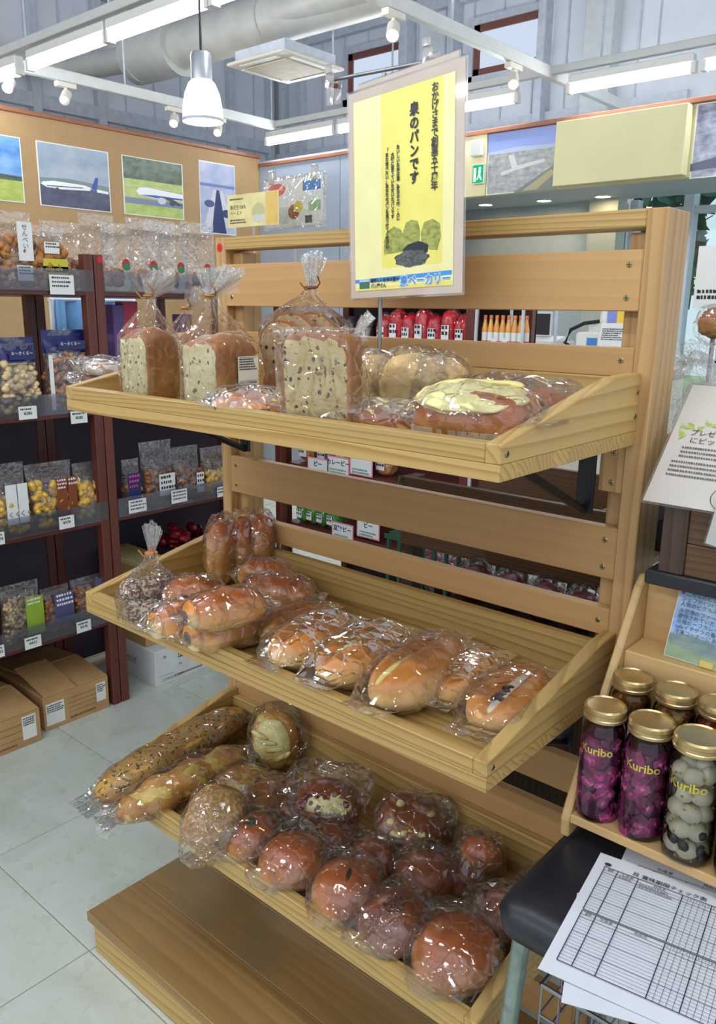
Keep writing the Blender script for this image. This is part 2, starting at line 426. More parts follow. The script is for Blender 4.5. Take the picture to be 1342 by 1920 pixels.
obj('pane', MB().box(-1.25, 1.2, 4.838, 4.842, 0.0, 2.05), M_glass, wf)
# outside: lawn and hedge trees beyond the glazing
M_grass = plain('lawn', (150, 190, 120), 0.9, var=0.15, vs=8)
M_leaf = plain('hedge_leaf', (58, 108, 74), 0.6, var=0.4, vs=6)
struct(obj('ground_lawn', MB().box(-9, 6, 4.97, 16, -0.3, -0.06), M_grass))
def leafy(name, label, loc, r, h, n, seed, mat):
    rnd = random.Random(seed)
    t = thing(name, label, 'tree', loc, group='trees beyond the glazed front')
    mb = MB()
    for _ in range(n):
        a = rnd.uniform(0, 6.283); q = rnd.random() ** 0.4; ph = rnd.uniform(-1, 1)
        c = Vector((math.cos(a) * r * q * math.sqrt(1 - ph * ph * .8), math.sin(a) * r * q * math.sqrt(1 - ph * ph * .8), h * 0.58 + ph * h * 0.42))
        d = Vector((rnd.uniform(-1, 1), rnd.uniform(-1, 1), rnd.uniform(-.6, .8))).normalized(); e = d.orthogonal().normalized(); s_ = rnd.uniform(.09, .2)
        mb.add([c - d * s_, c + e * s_ * .5, c + d * s_, c - e * s_ * .5], [(0, 1, 2, 3)])
    f = obj('foliage', mb, mat, t); f['kind'] = 'stuff'
    obj('trunk', MB().tube([(0, 0, 0), (0.05, 0, h * .3), (0, 0.05, h * .7)], [.12, .1, .05]), M_trimbrown, t, smooth=60)
for q_, (x, y, h) in enumerate(((-3.2, 9.5, 4.6), (-1.2, 9.8, 5.2), (0.8, 9.6, 4.4), (-5.2, 9.9, 5))):
    leafy('tree', 'leafy dark green tree outside the glazed shop front', (x, y, -0.06), .8, h, 2600, q_, M_leaf)
# ---------------------------------------------------------------- printed panels
def prt(parent, name, layers, ax='xz', lift=0.0003, base=0.0):
    """flat print: polygons in the panel's own plane, each a hair above the one before"""
    mb = MB(); mats = []
    for n_, (m, pts) in enumerate(layers):
        if m not in mats: mats.append(m)
        d = base + (n_ + 1) * lift
        mb.add([(a, -d, b) for a, b in pts], [tuple(range(len(pts)))], mats.index(m))
    return obj(name, mb, mats, parent)
def rect(x0, x1, z0, z1): return [(x0, z0), (x1, z0), (x1, z1), (x0, z1)]
def ell(cx, cz, rx, rz, n=18, a0=0, a1=6.2832): return [(cx + rx * math.cos(a0 + (a1 - a0) * i / n), cz + rz * math.sin(a0 + (a1 - a0) * i / n)) for i in range(n)]
def ink(r, g, b, rough=0.35, var=0.0): return plain('ink_%d_%d_%d' % (r, g, b), (r, g, b), rough, var=var)
def cloudy(name, a, b, scale=3.0, c=None, rough=0.3):
    if name in _mats: return _mats[name]
    k = NT(name); f = k.noise(k.coords('Object', 0, (1, 1, 2)), scale, 5, 0.6)
    st = [(0.35, S(*a)), (0.62, S(*b))]
    if c: st.append((0.75, S(*c)))
    _mats[name] = k.done(k.bsdf(k.ramp(f, st), rough)); return _mats[name]
def scribble(parent, x0, x1, z, n, h, seed=1, mat=None, y=-.0009, pitch=1.6, name='print'):
    """rows of print too small to read"""
    rnd = random.Random(seed); mb = MB()
    for k in range(n):
        zz = z - k * h * pitch; x = x0; xe = x1 - (x1 - x0) * rnd.random() * .25
        while x < xe:
            w_ = h * rnd.uniform(.5, 1.0); mb.add([(x, y, zz), (x + w_, y, zz), (x + w_, y, zz + h * rnd.uniform(.7, 1)), (x, y, zz + h)], [(0, 1, 2, 3)]); x += w_ + h * rnd.uniform(.15, .5)
    return obj(name, mb, mat or plain('grey_print', (70, 68, 70), .6, var=0), parent)
W_ = ink(236, 238, 240)
def poster(label, y0, y1, z0, z1, layers, rz=math.pi / 2):
    t = thing('photo_poster', label, 'poster', (XW + 0.001, y0, z0), (0, 0, rz), group=None)
    w_, h_ = y1 - y0, z1 - z0
    obj('sheet', MB().box(0, w_, -0.003, 0, 0, h_), M_white, t)
    prt(t, 'print', [(m, [(a * w_, b * h_) for a, b in pts]) for m, pts in layers], base=0.003)
    return t
sky1 = cloudy('poster_sky_blue', (60, 128, 200), (150, 190, 226), 3, (236, 240, 244))
sky2 = cloudy('poster_sky_grey', (136, 152, 172), (172, 184, 196), 3)
grass1 = cloudy('poster_grass', (150, 170, 70), (186, 196, 96), 14)
trees1 = cloudy('poster_trees', (44, 62, 52), (88, 108, 82), 16)
tarmac = cloudy('poster_tarmac', (52, 58, 84), (78, 82, 108), 10)
haze = cloudy('poster_haze', (150, 164, 200), (186, 190, 208), 5)
A, B = 0.015, 0.985
poster('photo poster of a yellow-green field under blue sky on the tan wall', 1.08, 1.53, 1.771, 2.129,
       [(sky1, rect(A, B, A, B)), (trees1, [(A, .4), (.3, .44), (.6, .42), (B, .4), (B, .3), (A, .3)]), (grass1, rect(A, B, A, .33))])
t = poster('photo poster of parked white airliners on a dark apron, on the tan wall', 1.625, 2.108, 1.769, 2.13,
       [(sky2, rect(A, B, A, B)), (ink(120, 134, 128), [(A, .36), (A, .44), (.4, .47), (.7, .45), (B, .42), (B, .34)]), (tarmac, rect(A, B, A, .34)), (W_, [(.03, .34), (.05, .38), (.2, .41), (.62, .4), (.72, .37), (.7, .32), (.3, .29), (.1, .3)]),
        (ink(40, 76, 160), [(.72, .36), (.79, .55), (.83, .55), (.8, .34)]), (W_, [(.8, .36), (.97, .34), (.97, .3), (.8, .31)]), (ink(60, 64, 72), rect(.22, .26, .26, .31)), (ink(60, 64, 72), rect(.5, .56, .25, .3)), (ink(90, 92, 100), [(.1, .33), (.6, .36), (.6, .345), (.1, .315)])])
poster('photo poster of a white airliner with blue belly stripe before green trees', 2.205, 2.682, 1.77, 2.13,
       [(cloudy('poster_field', (150, 176, 84), (188, 200, 120), 9), rect(A, B, A, B)), (trees1, rect(A, B, .62, B)), (ink(206, 190, 150), rect(A, B, .5, .52)), (ink(120, 130, 160), rect(A, B, .2, .3)), (W_, [(.2, .42), (.26, .49), (.4, .5), (B, .46), (B, .34), (.5, .33), (.25, .36)]),
        (ink(52, 92, 178), [(.25, .365), (.5, .34), (B, .35), (B, .38), (.5, .385)]), (ink(196, 206, 214), ell(.62, .3, .07, .06)), (ink(70, 74, 84), ell(.8, .27, .05, .04)), (ink(70, 74, 84), [(.6, .38), (.9, .24), (.98, .26), (.75, .38)])])
poster('tall hazy photo poster of an airport runway seen from the air', 2.823, 3.15, 1.70, 2.18,
       [(haze, rect(A, B, A, B)), (ink(112, 126, 176), rect(A, B, .66, .7)), (ink(206, 208, 214), [(.1, .1), (.38, .62), (.62, .62), (B, .1)]), (ink(58, 66, 104), [(.3, A), (.46, .62), (.54, .62), (.72, A)]), (ink(84, 92, 128), ell(.26, .42, .14, .05)), (ink(62, 70, 104), ell(.75, .3, .16, .06))])
def aerial(label, x0, x1, z0, z1, lay, y=YB - 0.004):
    t = thing('aerial_photograph', label, 'poster', (x0, y, z0))
    obj('sheet', MB().box(0, x1 - x0, -0.004, 0.004, 0, z1 - z0), M_white, t)
    prt(t, 'print', [(m, [(a * (x1 - x0), b * (z1 - z0)) for a, b in pts]) for m, pts in lay], base=0.004)
town = cloudy('poster_town', (132, 138, 140), (176, 178, 176), 24, (206, 206, 204))
aerial('aerial photo panel of an airport under violet-blue sky on the beam', -1.605, -1.135, 1.86, 2.197,
       [(town, rect(A, B, A, B)), (ink(146, 164, 226), [(0, .7), (.4, .74), (1, .7), (1, 1), (0, 1)]), (ink(176, 190, 214), [(0, .66), (1, .66), (1, .71), (.4, .74), (0, .7)]), (ink(206, 208, 206), [(.2, .36), (.36, .4), (.3, .62), (.38, .62), (.44, .44), (.8, .5), (.82, .45), (.4, .36), (.22, .3)]), (ink(110, 122, 112), [(.4, 0), (.96, .4), (1, .42), (1, 0)]), (ink(168, 160, 120), [(.52, .02), (.9, .32), (.98, .28), (.72, .02)])], YB + 0.002)
aerial('photo panel of a snowy airport with dark control tower on the beam', -0.40, 0.2, 1.85, 2.197,
       [(cloudy('poster_snow', (92, 100, 128), (170, 176, 196), 12, (226, 226, 236)), rect(A, B, A, B)), (ink(40, 46, 70), [(.24, .3), (.34, .3), (.34, .7), (.36, .76), (.22, .76), (.24, .7)]), (ink(70, 78, 110), [(0, .1), (1, .2), (1, .3), (.2, .26), (0, .2)])], YB + 0.002)
# exit sign and white box on the beam
t = thing('exit_sign', 'small green emergency exit sign with white running figure on the beam', 'exit sign', (-1.69, YB - 0.014, 1.925))
obj('case', MB().box(0, 0.085, -0.02, 0, 0, 0.11), M_white, t, bevel=0.002)
prt(t, 'face', [(emit('exit_green', (30, 190, 130), 1.2), rect(.005, .08, .005, .105))], base=0.02)
prt(t, 'figure', [(emit('exit_white', (240, 255, 246), 1.3), rect(.012, .03, .012, .09)), (emit('exit_white', (240, 255, 246), 1.3), ell(.055, .085, .009, .009)), (emit('exit_white', (240, 255, 246), 1.3), [(.045, .075), (.064, .075), (.06, .05), (.072, .02), (.062, .02), (.052, .04), (.04, .02), (.034, .025), (.047, .05)])], base=0.0206)
tag(obj('wall_box', MB().box(-1.70, -1.625, YB - 0.05, YB - 0.013, 2.08, 2.165), M_white, bevel=0.004), 'white box-shaped device above the exit sign on cream beam', 'wall device')
# ---------------------------------------------------------------- lights overhead
M_tube = emit('lit_tube', (246, 250, 255), TUBE_RADIANCE)
ZR = 2.45
def tube_light(x, y, L, label, z=ZR - 0.1):
    t = thing('tube_light', label, 'ceiling light', (x, y, z), group='fluorescent tubes hung from the rails')
    obj('housing', MB().box(-L / 2, L / 2, -0.024, 0.024, 0.024, 0.066), M_white, t, bevel=0.004)
    obj('tube', MB().tube([(-L / 2 + .02, 0, 0), (L / 2 - .02, 0, 0)], 0.023, 12), M_tube, t, smooth=60)
    for s in (-1, 1): obj('socket', MB().box(s * L / 2 - .012, s * L / 2 + .012, -.02, .02, -.024, .03), M_white, t)
tl = 'bare white fluorescent tube light under a ceiling rail'
YL1, YL2 = 1.28, 3.36
for x in (-4.1 + .69 * 1, -2.63 + .02, -1.9, -1.18): tube_light(x, YL1, .69, 'bare white fluorescent tube in the row hanging before the air duct')
for x in (-3.12, -2.42, -1.72, -0.74, -0.03): tube_light(x, YL2 - 0.02, .66, 'bare white fluorescent tube in the row hanging along the back wall')
for y in (-0.75, -2.6):
    for x in (-2.6, -1.9, -1.2, -.5, .2, .9, 1.6): tube_light(x, y, .69, 'bare white fluorescent tube light over the aisle before the bread rack')
M_rail = plain('white_rail', (214, 216, 212), 0.4, var=0.02)
rl = thing('light_rail', 'white ceiling rail grid carrying the spotlights and tubes', 'rail', (0, 0, ZR))
for a in ((-3.385, -3.345, -1.5, 3.38), (-1.215, -1.175, -2.8, 4.3)):
    obj('rail', MB().box(a[0], a[1], a[2], a[3], -0.03, 0.03), M_rail, rl, bevel=0.003)
for y in (YL1, YL2 - 0.02, -0.75, -2.6):
    obj('cross_rail', MB().box(-3.36, 2.0, y - 0.018, y + 0.018, -0.012, 0.028), M_rail, rl, bevel=0.003)
for x, y in ((-3.36, 0.9), (-3.36, 2.1), (-3.36, 3.3), (-1.19, 1.4), (-1.19, 2.4), (-1.19, 3.34), (-2.3, 3.34), (-0.6, 3.34), (-0.1, 3.34), (-2.24, 1.28), (-2.98, 1.28), (-.9, 3.34)):
    obj('hanger_rod', MB().tube([(x, y, 0.02), (x, y, 4.6 - ZR)], 0.006, 6), M_steel, rl)
M_spot = emit('spot_lens', (255, 214, 160), 7.0)
def spot(p, lab, tilt=(0.5, 0.2, -1), lit=True):
    t = thing('spotlight', lab, 'spotlight', p, group='spotlights on the ceiling rails')
    d = Vector(tilt).normalized(); q = Vector((0, 0, -1)).rotation_difference(d).to_matrix()
    obj('adapter', MB().box(-.02, .02, -.06, .06, -.04, -.012), M_offwhite, t, bevel=.003)
    obj('arm', MB().tube([(0, 0, -.04), (0, 0, -.075)], .008, 8), M_offwhite, t)
    def tr(pts): return [[q @ Vector(v) + Vector((0, 0, -.08)) for v in r] for r in pts]
    n = 14
    rings = [[(r * math.cos(6.2832 * i / n), r * math.sin(6.2832 * i / n), z) for i in range(n)] for r, z in ((.018, .03), (.028, .02), (.028, -.06), (.024, -.06))]
    obj('head', MB().loft(tr(rings)), M_offwhite, t, smooth=40)
    rings = [[(r * math.cos(6.2832 * i / n), r * math.sin(6.2832 * i / n), z) for i in range(n)] for r, z in ((.024, -.0605), (.018, -.066), (.005, -.07))]
    obj('lens', MB().loft(tr(rings)), M_spot if lit else M_white, t)
for u, v, lit in ((15, 118, 1), (122, 150, 0), (326, 200, 1), (408, 218, 1)):
    p = at(u, v, 'x', -3.365); spot((p.x, p.y, ZR - .02), 'small lit spotlight on the rail beside the tan wall' if lit else 'small unlit white spotlight on the rail beside the tan wall', (0.7, -0.7, -.75), lit)
for u, v in ((738, 8), (963, 120)):
    p = at(u, v, 'x', -1.195); spot((p.x, p.y, ZR - .02), 'small white spotlight glowing warm on the rail over the aisle', (0.5, -0.7, -.75))
# pendant lamp
t = thing('pendant_lamp', 'white glowing bell-shaped pendant lamp with silver neck', 'pendant lamp', (-1.435, 1.135, 1.882))
R0 = .0765
obj('shade', MB().lathe([(R0 * .98, 0), (R0, .012), (R0 * .97, .05), (R0 * .86, .095), (R0 * .66, .13), (R0 * .5, .142)], 32, cap=False), emit('lit_shade', (255, 246, 226), 3.2), t, smooth=60)
obj('rim', MB().lathe([(R0 * 1.0, -.004), (R0 * 1.03, 0), (R0 * 1.03, .006), (R0 * .98, .006)], 32), M_steel, t, smooth=40)
obj('diffuser', MB().lathe([(R0 * .96, .003), (R0 * .5, -.001), (.001, -.002)], 32), emit('lit_diffuser', (255, 244, 218), 4.0), t, smooth=60)
obj('neck', MB().lathe([(R0 * .52, .138), (R0 * .52, .225), (R0 * .46, .235), (.006, .24)], 24), plain('brushed_silver', (176, 180, 186), .35, .7), t, smooth=40)
obj('cord', MB().tube([(0, 0, .235), (0, 0, 2.718)], .005, 6), M_dark, t)
ld = bpy.data.lights.new('pendant_glow', 'POINT'); ld.energy = 9; ld.color = (1, .86, .66); ld.shadow_soft_size = .06
lo = bpy.data.objects.new('pendant_glow', ld); COL.objects.link(lo); lo.location = (0, 0, -.06); lo.parent = t
# air duct
M_duct = plain('galvanised_duct', (206, 206, 200), .42, .25, var=.05, vs=6)
ZD = 2.82
t = thing('air_duct', 'long pale galvanised round air duct hanging under the roof', 'duct', (0, 0, ZD))
def dseg(u0, v0, u1, v1, r0, r1, nm='duct_section'):
    a = at(u0, v0, 'z', ZD); b = at(u1, v1, 'z', ZD); a.z = b.z = 0
    obj(nm, MB().tube([a, b], [r0, r1], 24), M_duct, t, smooth=50)
dseg(338, 88, 720, -28, .135, .135); dseg(255, 110, 338, 88, .165, .165)
dseg(505, 32, 900, -110, .098, .098)
dseg(130, 133, 262, 106, .075, .085); dseg(-60, 100, 135, 133, .07, .075)
for u, v, r in ((338, 88, .175), (505, 36, .14), (262, 106, .165)):
    a = at(u, v, 'z', ZD); b = at(u + 3, v - .9, 'z', ZD); a.z = b.z = 0
    obj('flange', MB().tube([a, b], r, 24), M_duct, t, smooth=50)
for u, v in ((310, 96), (490, 40), (140, 130)):
    a = at(u, v, 'z', ZD); obj('hanger_rod', MB().tube([(a.x, a.y, .05), (a.x, a.y, 4.6 - ZD)], .006, 6), M_steel, t)
# ceiling cassette
t = thing('air_conditioner', 'square off-white ceiling cassette air conditioner', 'air conditioner', (-2.44, 2.55, 2.53))
obj('panel', MB().box(-.235, .235, -.245, .245, -.02, .0), M_offwhite, t, (0, 0, 0), bevel=.012, seg=2)
obj('grille', MB().box(-.16, .16, -.16, .16, -.028, -.019), plain('beige_grille', (206, 196, 172), .5), t, bevel=.004)
for a in range(4):
    o = obj('louver', MB().box(-.15, .15, .18, .215, -.026, -.019), M_white, t, bevel=.003); o.rotation_euler = (0, 0, a * math.pi / 2)
obj('body', MB().box(-.2, .2, -.2, .2, 0, .06), M_steel, t)
for s in (-1, 1): obj('hanger_rod', MB().tube([(s * .18, .2, .05), (s * .18, .2, 2.07)], .006, 6), M_steel, t)
# ================================================================ the bread rack
PL, PD = (202, 170, 106), (152, 114, 60)
WX = wood('pine_along_x', 'x', PL, PD, ring=40)
WY = wood('pine_along_y', 'y', PL, PD, ring=26, contrast=.8)
WZ = wood('pine_along_z', 'z', (196, 160, 108), (156, 112, 66), ring=20, along=2.6, contrast=.8, streak=.25)
WXS = wood('pine_slat', 'x', (192, 152, 100), (172, 128, 78), ring=16, contrast=.4, streak=.2)
M_screw = plain('brass_screw', (166, 150, 104), .35, .8)
M_black = plain('black_steel', (30, 32, 36), .45, .3)
rack = thing('bread_rack', 'tall pine bread rack with three shallow wooden trays and slatted back', 'display rack')
RW, PWD, PDP, ZT = .84, .027, .07, 1.32
for x0 in (0, RW - PWD):
    obj('post', MB().box(0, PWD, 0, PDP, 0, ZT), WZ, rack, (x0, 0, 0), bevel=.0015)
for x0 in (PWD, RW - PWD - .026):
    obj('batten', MB().box(0, .026, .019, .062, 0, ZT - .026), WZ, rack, (x0, 0, 0), bevel=.001)
obj('top_rail', MB().box(PWD, RW - PWD, 0, .045, 1.298, ZT), WX, rack, bevel=.0015)
slats = []
for z0, z1 in ((1.1986, 1.2727), (1.117, 1.154), (.8462, .9176), (.765, .8034), (.504, .56), (.405, .466), (.088, .15), (.2, .262)):
    slats.append(obj('slat', MB().box(0, RW - 2 * PWD, 0, .018, 0, z1 - z0), WXS, rack, (PWD, 0, z0), bevel=.0012))
scr = None
def screw(x, y, z, rot=(0, 0, 0)):
    global scr
    if scr is None:
        mb = MB().lathe([(.0001, -.0012), (.003, -.001), (.0042, .0)], 10)
        mb.v = [(a, c_, b) for a, b, c_ in mb.v]
        mb.box(-.0026, .0026, -.0016, -.0010, -.0004, .0004, 1).box(-.0004, .0004, -.0016, -.0010, -.0026, .0026, 1)
        scr = obj('screw', mb, [M_screw, M_dark], rack, (x, y, z), rot)
    else: copy_part(scr, rack, (x, y, z), rot)
for x in (PWD + .016, RW - PWD - .016):
    for z in (1.255, 1.215, 1.138, .9, .862, .785, .545, .45, .13, .23): screw(x, 0, z)
# mounting blocks under the top tray, right and left
for x0 in (PWD, RW - PWD - .034):
    obj('mounting_block', MB().box(0, .034, .004, .019, 0, .066), WZ, rack, (x0, 0, .965), bevel=.001)
for z in (1.018, .978): screw(RW - PWD - .016, .004, z); screw(PWD + .016, .004, z)
def tray(yf, zb, zj, zf, zk, zkb, yk, back_top):
    xl, xr, th = .014, .825, .018
    ns = 9; sw = -yf / ns
    base = obj('tray', MB().box(0, xr - xl, 0, sw, 0, zj - zb), WX, rack, (xl, yf, zb), bevel=.0006)
    for k in range(1, ns): obj('stave', MB().box(0, xr - xl, 0, sw, 0, zj - zb), WX, base, (0, k * sw, 0), bevel=.0006)
    base['label'] = 'pine tray with low front edge and sloping sides'
    lx = 0; H = zj - zb
    obj('front_board', MB().box(th, xr - xl - th, 0, th, H, zf - zb), WX, base, bevel=.0012)
    for s in (0, 1):
        o = obj('side_board', MB().prism([(0, H), (-yf, H), (-yf, zkb - zb), (yk - yf, zk - zb), (0, zf - zb)], 0, th, 'x'), WY, base, ((xr - xl - th) * s, 0, 0), bevel=.0012)
        for yy, zz in ((.012, (zf - zj) * .5 + H), (-yf - .008, H + .02), (-yf - .008, H + .05)):
            copy_part(scr, base, (((xr - xl) + .0002) * s, yy, zz), (0, 0, math.pi / 2 if s else -math.pi / 2)) if scr else None
    obj('back_board', MB().box(th, xr - xl - th, -yf - .016, -yf, H, back_top - zb), WX, base, bevel=.0012)
    return base
TA = dict(yf=-.328, zb=1.0325, zj=1.050, zf=1.0705, zk=1.121, zkb=1.1234, yk=-.075, back_top=1.117)
TB = dict(yf=-.320, zb=.6817, zj=.6985, zf=.7182, zk=.772, zkb=.7735, yk=-.04, back_top=.757)
TC = dict(yf=-.310, zb=.3245, zj=.3415, zf=.3607, zk=.4255, zkb=.4273, yk=-.035, back_top=.415)
trays = [tray(**d) for d in (TA, TB, TC)]
# steel shelf brackets
for d in (TA, TB, TC):
    for x in (.075, .765):
        br = obj('bracket', MB().box(-.012, .012, -.006, .0, d['zb'] - .10, d['zb'] - .002).box(-.012, .012, -.25, -.0, d['zb'] - .006, d['zb']), M_black, rack, (x, 0, 0), bevel=.001)
        obj('brace', MB().tube([(0, -.004, d['zb'] - .097), (0, -.2, d['zb'] - .006)], .006, 6), M_black, br)
# round numbered sticker
M_sticker = plain('red_sticker', (206, 26, 44), .4, var=.02)
st = obj('sticker', MB().lathe([(.0075, 0), (.0075, .0006), (.007, .0008)], 20), M_sticker, rack, (.0125, -.0002, 1.303), (math.pi / 2, 0, 0))
st['label'] = 'round red sticker with a handwritten 2'
text('lettering', '2', .009, M_dark, st, (-.0025, -.003, .001))
# platform under the rack
WPX = wood('worn_platform_wood', 'x', (170, 134, 82), (122, 90, 50), ring=20, dirt=(138, 116, 78), contrast=.5, rough=.4)
pf = thing('display_platform', 'low worn brown wooden platform on the floor under the rack', 'platform', (0, 0, 0))
px0, px1, py0, py1 = .0, .832, -.358, -.004
for n_ in range(3):
    a = py0 + (py1 - py0) * n_ / 3; b = py0 + (py1 - py0) * (n_ + 1) / 3
    obj('top_board', MB().box(0, px1 - px0, 0, b - a - .0004, 0, .02), WPX, pf, (px0, a, .065), bevel=.0012)
obj('front_board', MB().box(.012, px1 - .012, py0 + .006, py0 + .024, 0, .065), WX, pf, bevel=.002)
for s in (0, 1): obj('side_board', MB().box(0, .018, py0 + .026, py1 - .01, 0, .065), WY, pf, (px0 + .012 if not s else px1 - .03, 0, 0), bevel=.002)
# ================================================================ breads in clear bags
_ico = {}
def ico(sub):
    if sub not in _ico:
        bm = bmesh.new(); bmesh.ops.create_icosphere(bm, subdivisions=sub, radius=1.0)
        bm.verts.ensure_lookup_table()
        _ico[sub] = ([v.co.copy() for v in bm.verts], [tuple(v.index for v in f.verts) for f in bm.faces]); bm.free()
    return _ico[sub]
def blob_mb(r, sub=4, p=2.0, flat=0.6, nz=0.03, ns=2.2, seed=0, fn=None):
    """rounded dough shape, half-sizes r, foot flattened; its lowest point is z = 0"""
    vs, fs = ico(sub); out = []
    so = Vector((seed * 3.17 % 50, seed * 1.73 % 50, seed * 2.41 % 50))
    for v in vs:
        k = (abs(v.x) ** p + abs(v.y) ** p + abs(v.z) ** p) ** (-1.0 / p)
        q = v * k
        d = 1 + nz * noise.noise(v * ns + so) + nz * .4 * noise.noise(v * ns * 3 + so)
        q = Vector((q.x * r[0] * d, q.y * r[1] * d, q.z * r[2] * d * (flat if q.z < 0 else 1)))
        if fn: q = fn(q, v)
        out.append(q)
    zm = min(q.z for q in out)
    mb = MB(); mb.add([(q.x, q.y, q.z - zm) for q in out], fs); return mb
def film_blob(r, seed, sub=3, p=2.4, jit=.07, flat=.75, fins=()):
    """film drawn over a bun: faceted creases, with pinched corners sticking out"""
    rnd = random.Random(seed); vs, fs = ico(sub); out = []
    for v in vs:
        k = (abs(v.x) ** p + abs(v.y) ** p + abs(v.z) ** p) ** (-1.0 / p); q = v * k
        d = 1 + jit * rnd.uniform(-1, 1)
        q = Vector((q.x * r[0] * d, q.y * r[1] * d, q.z * r[2] * d * (flat if q.z < 0 else 1)))
        for a, ln, wd in fins:
            c_ = math.cos(a) * v.x + math.sin(a) * v.y
            if c_ > 0 and abs(v.z) < .5: q += Vector((math.cos(a), math.sin(a), .15)) * ln * max(0, (c_ - wd) / (1 - wd)) ** 2
        out.append(q)
    zm = min(q.z for q in out)
    mb = MB(); mb.add([(q.x, q.y, max(q.z - zm - .001, -.0005)) for q in out], fs); return mb
def fan(mb, c, d, L, w0, w1, n=9, rnd=random, up=(0, 0, 1), amp=.25):
    """a pleated scrap of film spreading from c along d"""
    c = Vector(c); d = Vector(d).normalized(); s = d.cross(Vector(up)).normalized(); u = s.cross(d)
    rows = []
    for k in range(4):
        t = k / 3; wd = w0 + (w1 - w0) * t; row = []
        for i in range(n):
            x = (i / (n - 1) - .5) * 2
            zz = (wd * amp * (1 if i % 2 else -1) * rnd.uniform(.4, 1.2)) * (1 - .2 * t)
            row.append(c + d * L * (t - .18 * t * x * x) * rnd.uniform(.94, 1.05) + s * x * wd + u * zz)
        rows.append(row)
    return mb.loft(rows, False, 0, False)
def pillow_mb(L, ry, rz, seed, fin=.03, jit=.06, st=15, n=18, zoff=0):
    rnd = random.Random(seed); rings = []
    for k in range(st):
        t = -1 + 2 * k / (st - 1); X = t * (L + fin); a = abs(X) / L
        if a <= 1: s_ = max(.12, (1 - a ** 3.2)) ** .5; yy = ry * (.55 + .45 * s_); zz = rz * s_
        else: yy = ry * (.55 + .12 * rnd.random()); zz = .0025
        ring = []
        for i in range(n):
            th = 2 * math.pi * i / n; j = 1 + jit * rnd.uniform(-1, 1)
            ring.append((X * (1 + .015 * rnd.uniform(-1, 1)), yy * math.cos(th) * j, rz * .8 + zoff + zz * math.sin(th) * j * (1 if math.sin(th) > 0 else .78)))
        rings.append(ring)
    m = min(p[2] for r in rings for p in r)
    return MB().loft([[(a, b, c_ - m) for a, b, c_ in r] for r in rings], False)
FILM = film('clear_film', veil=.008, gloss=.75, rough=.05, bs=45, bump=.6)
FILM2 = film('crumpled_film', veil=.01, gloss=1.15, rough=.06, bs=45, bump=.65)
FSTAR = film('pleated_film', veil=.012, gloss=.95, rough=.06, bs=90, bump=.3)
FNECK = film('gathered_film', veil=.14, gloss=1.1, rough=.1, bs=120, bump=.5)
M_gold = plain('gold_tie', (190, 132, 44), .35, .6)
def tied_bag(t, sx, sy, h, zn, lean, fr, fh, seed, dirs=None, pl=14, tie=M_gold, round_=4.0):
    """bag over a loaf: straight walls to height h, gathered to a tie at zn, fanning out above it"""
    rnd = random.Random(seed); n = 44; lx, ly = lean
    ph = [rnd.uniform(.5, 1.3) for _ in range(n)]
    def ring(z, ax, ay, p, cx, cy, am, jit=.0):
        r = []
        for i in range(n):
            th = 2 * math.pi * i / n; c_, s_ = math.cos(th), math.sin(th)
            k = (abs(c_) ** p + abs(s_) ** p) ** (-1 / p) * (1 + am * (1 if i % 2 else -1) * ph[i] + jit * rnd.uniform(-1, 1))
            r.append((cx + c_ * k * ax, cy + s_ * k * ay, z * (1 + .006 * rnd.uniform(-1, 1)) if z > .01 else z))
        return r
    R = [ring(.0005, sx * .97, sy * .97, round_, 0, 0, 0), ring(h * .12, sx * 1.04, sy * 1.04, round_, 0, 0, .005, .02), ring(h * .4, sx * 1.03, sy * 1.04, round_, 0, 0, .008, .025), ring(h * .7, sx * 1.05, sy * 1.05, round_, 0, 0, .012, .03), ring(h * .95, sx * 1.03, sy * 1.03, round_ * .9, 0, 0, .02, .03)]
    for t_ in (.15, .35, .55, .75, .9):
        q = (1 - t_) ** 1.15
        R.append(ring(h + (zn - h) * t_, max(sx * q, .009), max(sy * q, .009), 2.6, lx * t_ ** 1.4, ly * t_ ** 1.4, .05 + .09 * t_, .03))
    R.append(ring(zn, .0075, .0075, 2, lx, ly, .12))
    body = obj('wrapper', MB().loft(R, False), FILM, t)
    mb = MB()
    for a, e, L, w1 in (dirs or ((0.2, 60, fh, fr),)):
        d = Vector((math.cos(a) * math.cos(math.radians(e)), math.sin(a) * math.cos(math.radians(e)), math.sin(math.radians(e))))
        fan(mb, (lx, ly, zn - .001), d, L, .006, w1, pl, rnd, up=(-math.sin(a), math.cos(a), .3) if e > 70 else (0, 0, 1), amp=.2)
        fan(mb, (lx, ly, zn - .001), d + Vector((.12, .1, .05)), L * .9, .006, w1 * .85, pl, rnd, up=(.3, -.6, .5), amp=.3)
    obj('bag_mouth', mb, FNECK, t)
    tm_ = MB().lathe([(.0075, -.002), (.0105, -.001), (.0105, .001), (.0075, .002)], 14, (lx, ly, zn))
    tm_.tube([(lx + .009, ly, zn), (lx + .016, ly - .006, zn + .006), (lx + .014, ly - .012, zn + .016)], .0012, 5).tube([(lx + .008, ly + .003, zn), (lx - .004, ly - .012, zn - .004), (lx - .012, ly - .016, zn + .006)], .0012, 5)
    obj('tie', tm_, tie, t)
    return body
